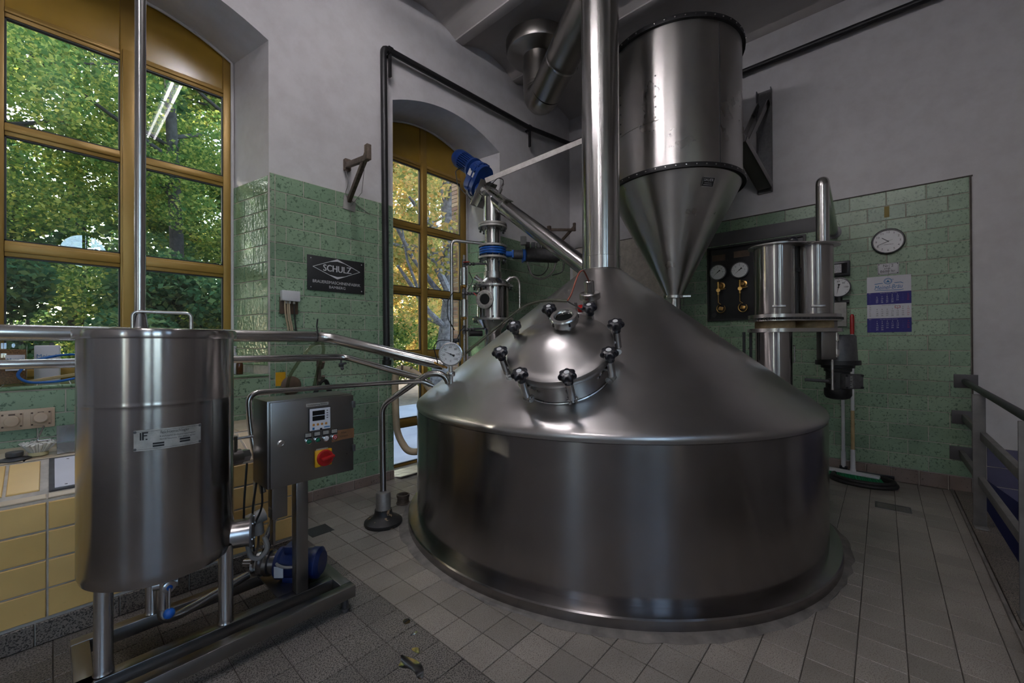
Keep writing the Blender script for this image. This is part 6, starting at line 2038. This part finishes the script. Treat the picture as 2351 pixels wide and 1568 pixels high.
def tree(x, y, h, r, rtr, label, mat, nleaf, size, zlow, bark='barkdark', trunk=None, branches=7, density=26, group='trees outside the windows'):
    t_ = thing('tree', (x, y, -.13), label, 'tree', group)
    pts = trunk or [(x, y, -.15), (x + .08, y + .05, h * .3), (x - .05, y, h * .6), (x + .05, y - .05, h * .95)]
    nrad = [rtr * (1 - .75 * k / (len(pts) - 1)) for k in range(len(pts))]
    MB().tube(pts, nrad, 14).build('trunk', M[bark], t_)
    clumps = []
    for k in range(branches):
        q = random.uniform(.28, .92)
        i = min(int(q * (len(pts) - 1)), len(pts) - 2)
        b0 = Vector(pts[i]).lerp(Vector(pts[i + 1]), q * (len(pts) - 1) - i)
        a = random.uniform(0, 2 * PI)
        L = r * random.uniform(.6, .95)
        b1 = b0 + Vector((math.cos(a) * L * .5, math.sin(a) * L * .5, L * .30))
        b2 = b0 + Vector((math.cos(a + .3) * L, math.sin(a + .3) * L, L * .45))
        MB().tube([b0, b1, b2], [rtr * .38 * (1 - q * .5), rtr * .22, rtr * .07], 8).build('branch', M[bark], t_)
        clumps.append((*b2, r * .34))
    for k in range(density):
        a, q, zz = random.uniform(0, 2 * PI), math.sqrt(random.random()), random.uniform(zlow, h)
        prof_ = math.sin(PI * min(1, max(.08, (zz - zlow) / (h - zlow) * .9 + .1))) ** .6
        clumps.append((x + math.cos(a) * r * q * prof_, y + math.sin(a) * r * q * prof_, zz, r * random.uniform(.16, .30)))
    foliage(clumps, nleaf, size, 'foliage', mat, t_)
    return t_


tree(-0.9, 10.5, 11.5, 2.6, .14, 'leafy tree filling the left panes of the big window', 'leafA', 70000, .064, .6, density=70)
tree(1.55, 10.2, 11.5, 2.2, .15, 'dark trunked tree behind the right panes of the big window', 'leafA', 62000, .062, .8, density=70)
tree(3.9, 13.5, 12.0, 2.8, .22, 'tall tree farther back between the two windows', 'leafA', 26000, .12, .5, density=34)
tree(-4.6, 11.0, 13.0, 2.8, .22, 'broad tree seen farthest left through the big window', 'leafA', 44000, .12, .4, density=60)
tree(-10.2, 10.8, 14.5, 4.2, .25, 'tall tree added out of view left of the others to block the sun', 'leafA', 90000, .14, 1.0, density=130)  # unseen, added to keep sun patches off the window jamb and kettle
tree(6.9, 12.2, 12.0, 2.6, .2, 'bright autumn tree behind the garden window', 'leafB', 42000, .095, 2.0, density=48)
tree(10.4, 14.0, 12.0, 3.0, .2, 'yellowing tree far right behind the garden window', 'leafB', 36000, .11, 1.0, density=50)
for k_, (x_, nm_, m_) in enumerate(((-3.4, 'tall background tree behind the left end of the big window', 'leafC'), (0.4, 'tall background tree behind the middle of the big window', 'leafC'), (3.0, 'tall background tree behind the right end of the big window', 'leafA'), (13.0, 'tall background tree at the right end of the garden', 'leafB'))):
    tree(x_, 17.0, 15.0, 3.4, .28, nm_, m_, 34000, .15, .2, density=60)
# the big grey trunk close to the garden window
t6 = tree(6.05, 7.35, 8.5, 2.2, .34, 'thick grey tree trunk with low branches close outside the garden window', 'leafB', 9000, .09, 4.2, bark='bark',
     trunk=[(5.78, 7.35, -.2), (5.86, 7.35, .6), (6.05, 7.35, 1.6), (6.18, 7.38, 2.6), (6.12, 7.4, 3.8), (5.98, 7.4, 5.4), (5.9, 7.4, 7.6)], branches=8, density=14)
for pts_, rad_ in (([(6.12, 7.38, 2.35), (5.55, 7.3, 2.75), (4.95, 7.2, 3.25), (4.4, 7.1, 3.95)], [.075, .06, .045, .03]),
                   ([(6.05, 7.36, 1.75), (5.45, 7.3, 2.15), (4.85, 7.2, 2.75), (4.55, 7.1, 3.0)], [.07, .055, .04, .025]),
                   ([(5.2, 7.25, 2.45), (4.9, 7.3, 3.2), (4.7, 7.2, 3.9)], [.035, .026, .016])):
    MB().tube(pts_, rad_, 10).build('bough', M['bark'], t6)


def shrub(x, y, z, r, label, mat, n_, size):
    s_ = thing('shrub', (x, y, -.13), label, 'shrub', 'shrubs outside the windows')
    cl = [(x + random.uniform(-r, r), y + random.uniform(-r * .6, r * .6), random.uniform(.15, z), r * random.uniform(.30, .5)) for k in range(14)]
    MB().tube([(x, y, -.13), (x + .1, y, z * .6)], [.05, .02], 8).tube([(x, y, -.1), (x - .2, y + .1, z * .7)], [.04, .015], 8).build('stems', M['barkdark'], s_)
    foliage(cl, n_, size, 'foliage', mat, s_, .9)


shrub(-2.2, 8.7, 2.3, 1.3, 'dark green shrub low behind the left end of the sill', 'leafC', 14000, .09)
shrub(-0.1, 8.5, 2.5, 1.2, 'dark green shrub low behind the tank', 'leafC', 14000, .09)
shrub(1.9, 8.6, 2.6, 1.2, 'dark green shrub low behind the right end of the big window', 'leafC', 14000, .09)
shrub(5.4, 10.2, 2.2, 1.2, 'light green shrub in the lower left panes of the garden window', 'leafA', 12000, .075)
shrub(7.4, 10.0, 2.0, 1.3, 'light green shrub right of the grey trunk', 'leafA', 12000, .075)
shrub(9.6, 10.4, 2.2, 1.4, 'light green shrub beyond the brick pillar', 'leafA', 10000, .08)

shrub(-0.4, 12.6, 4.2, 1.7, 'tall dark shrub farther back behind the left panes', 'leafC', 15000, .10)
shrub(2.6, 12.8, 4.2, 1.7, 'tall dark shrub farther back behind the right panes', 'leafC', 15000, .10)
# brick pillar at the right edge of the garden window
bp2 = thing('brick_pillar', (5.15, 5.95, -.13), 'weathered brick pillar outside at the right edge of the garden window', 'pillar')
MB().box((5.41, 6.0, 2.3), (.42, .42, 4.9)).build('mortar_core', M['grout'], bp2, 0)
FPx = frame((5.06, 5.80, -.13), (0, -1, 0), (0, 0, 1))
for r_ in range(62):
    off = 0 if r_ % 2 else .12
    z_ = -.10 + r_ * .077
    for k in range(2):
        y_ = 5.79 + .11 + k * .215 - (0.0 if r_ % 2 else .0)
        me = tmesh(.205, .066, .014, 'brick', .003)
        inst(me, 'brick', frame((5.20, y_, z_), (0, -1, 0), (0, 0, 1)), bp2)
    for k in range(2):
        inst(tmesh(.20, .066, .014, 'brick', .003), 'brick', frame((5.305 + k * .21, 5.79, z_), (1, 0, 0), (0, 0, 1)), bp2)
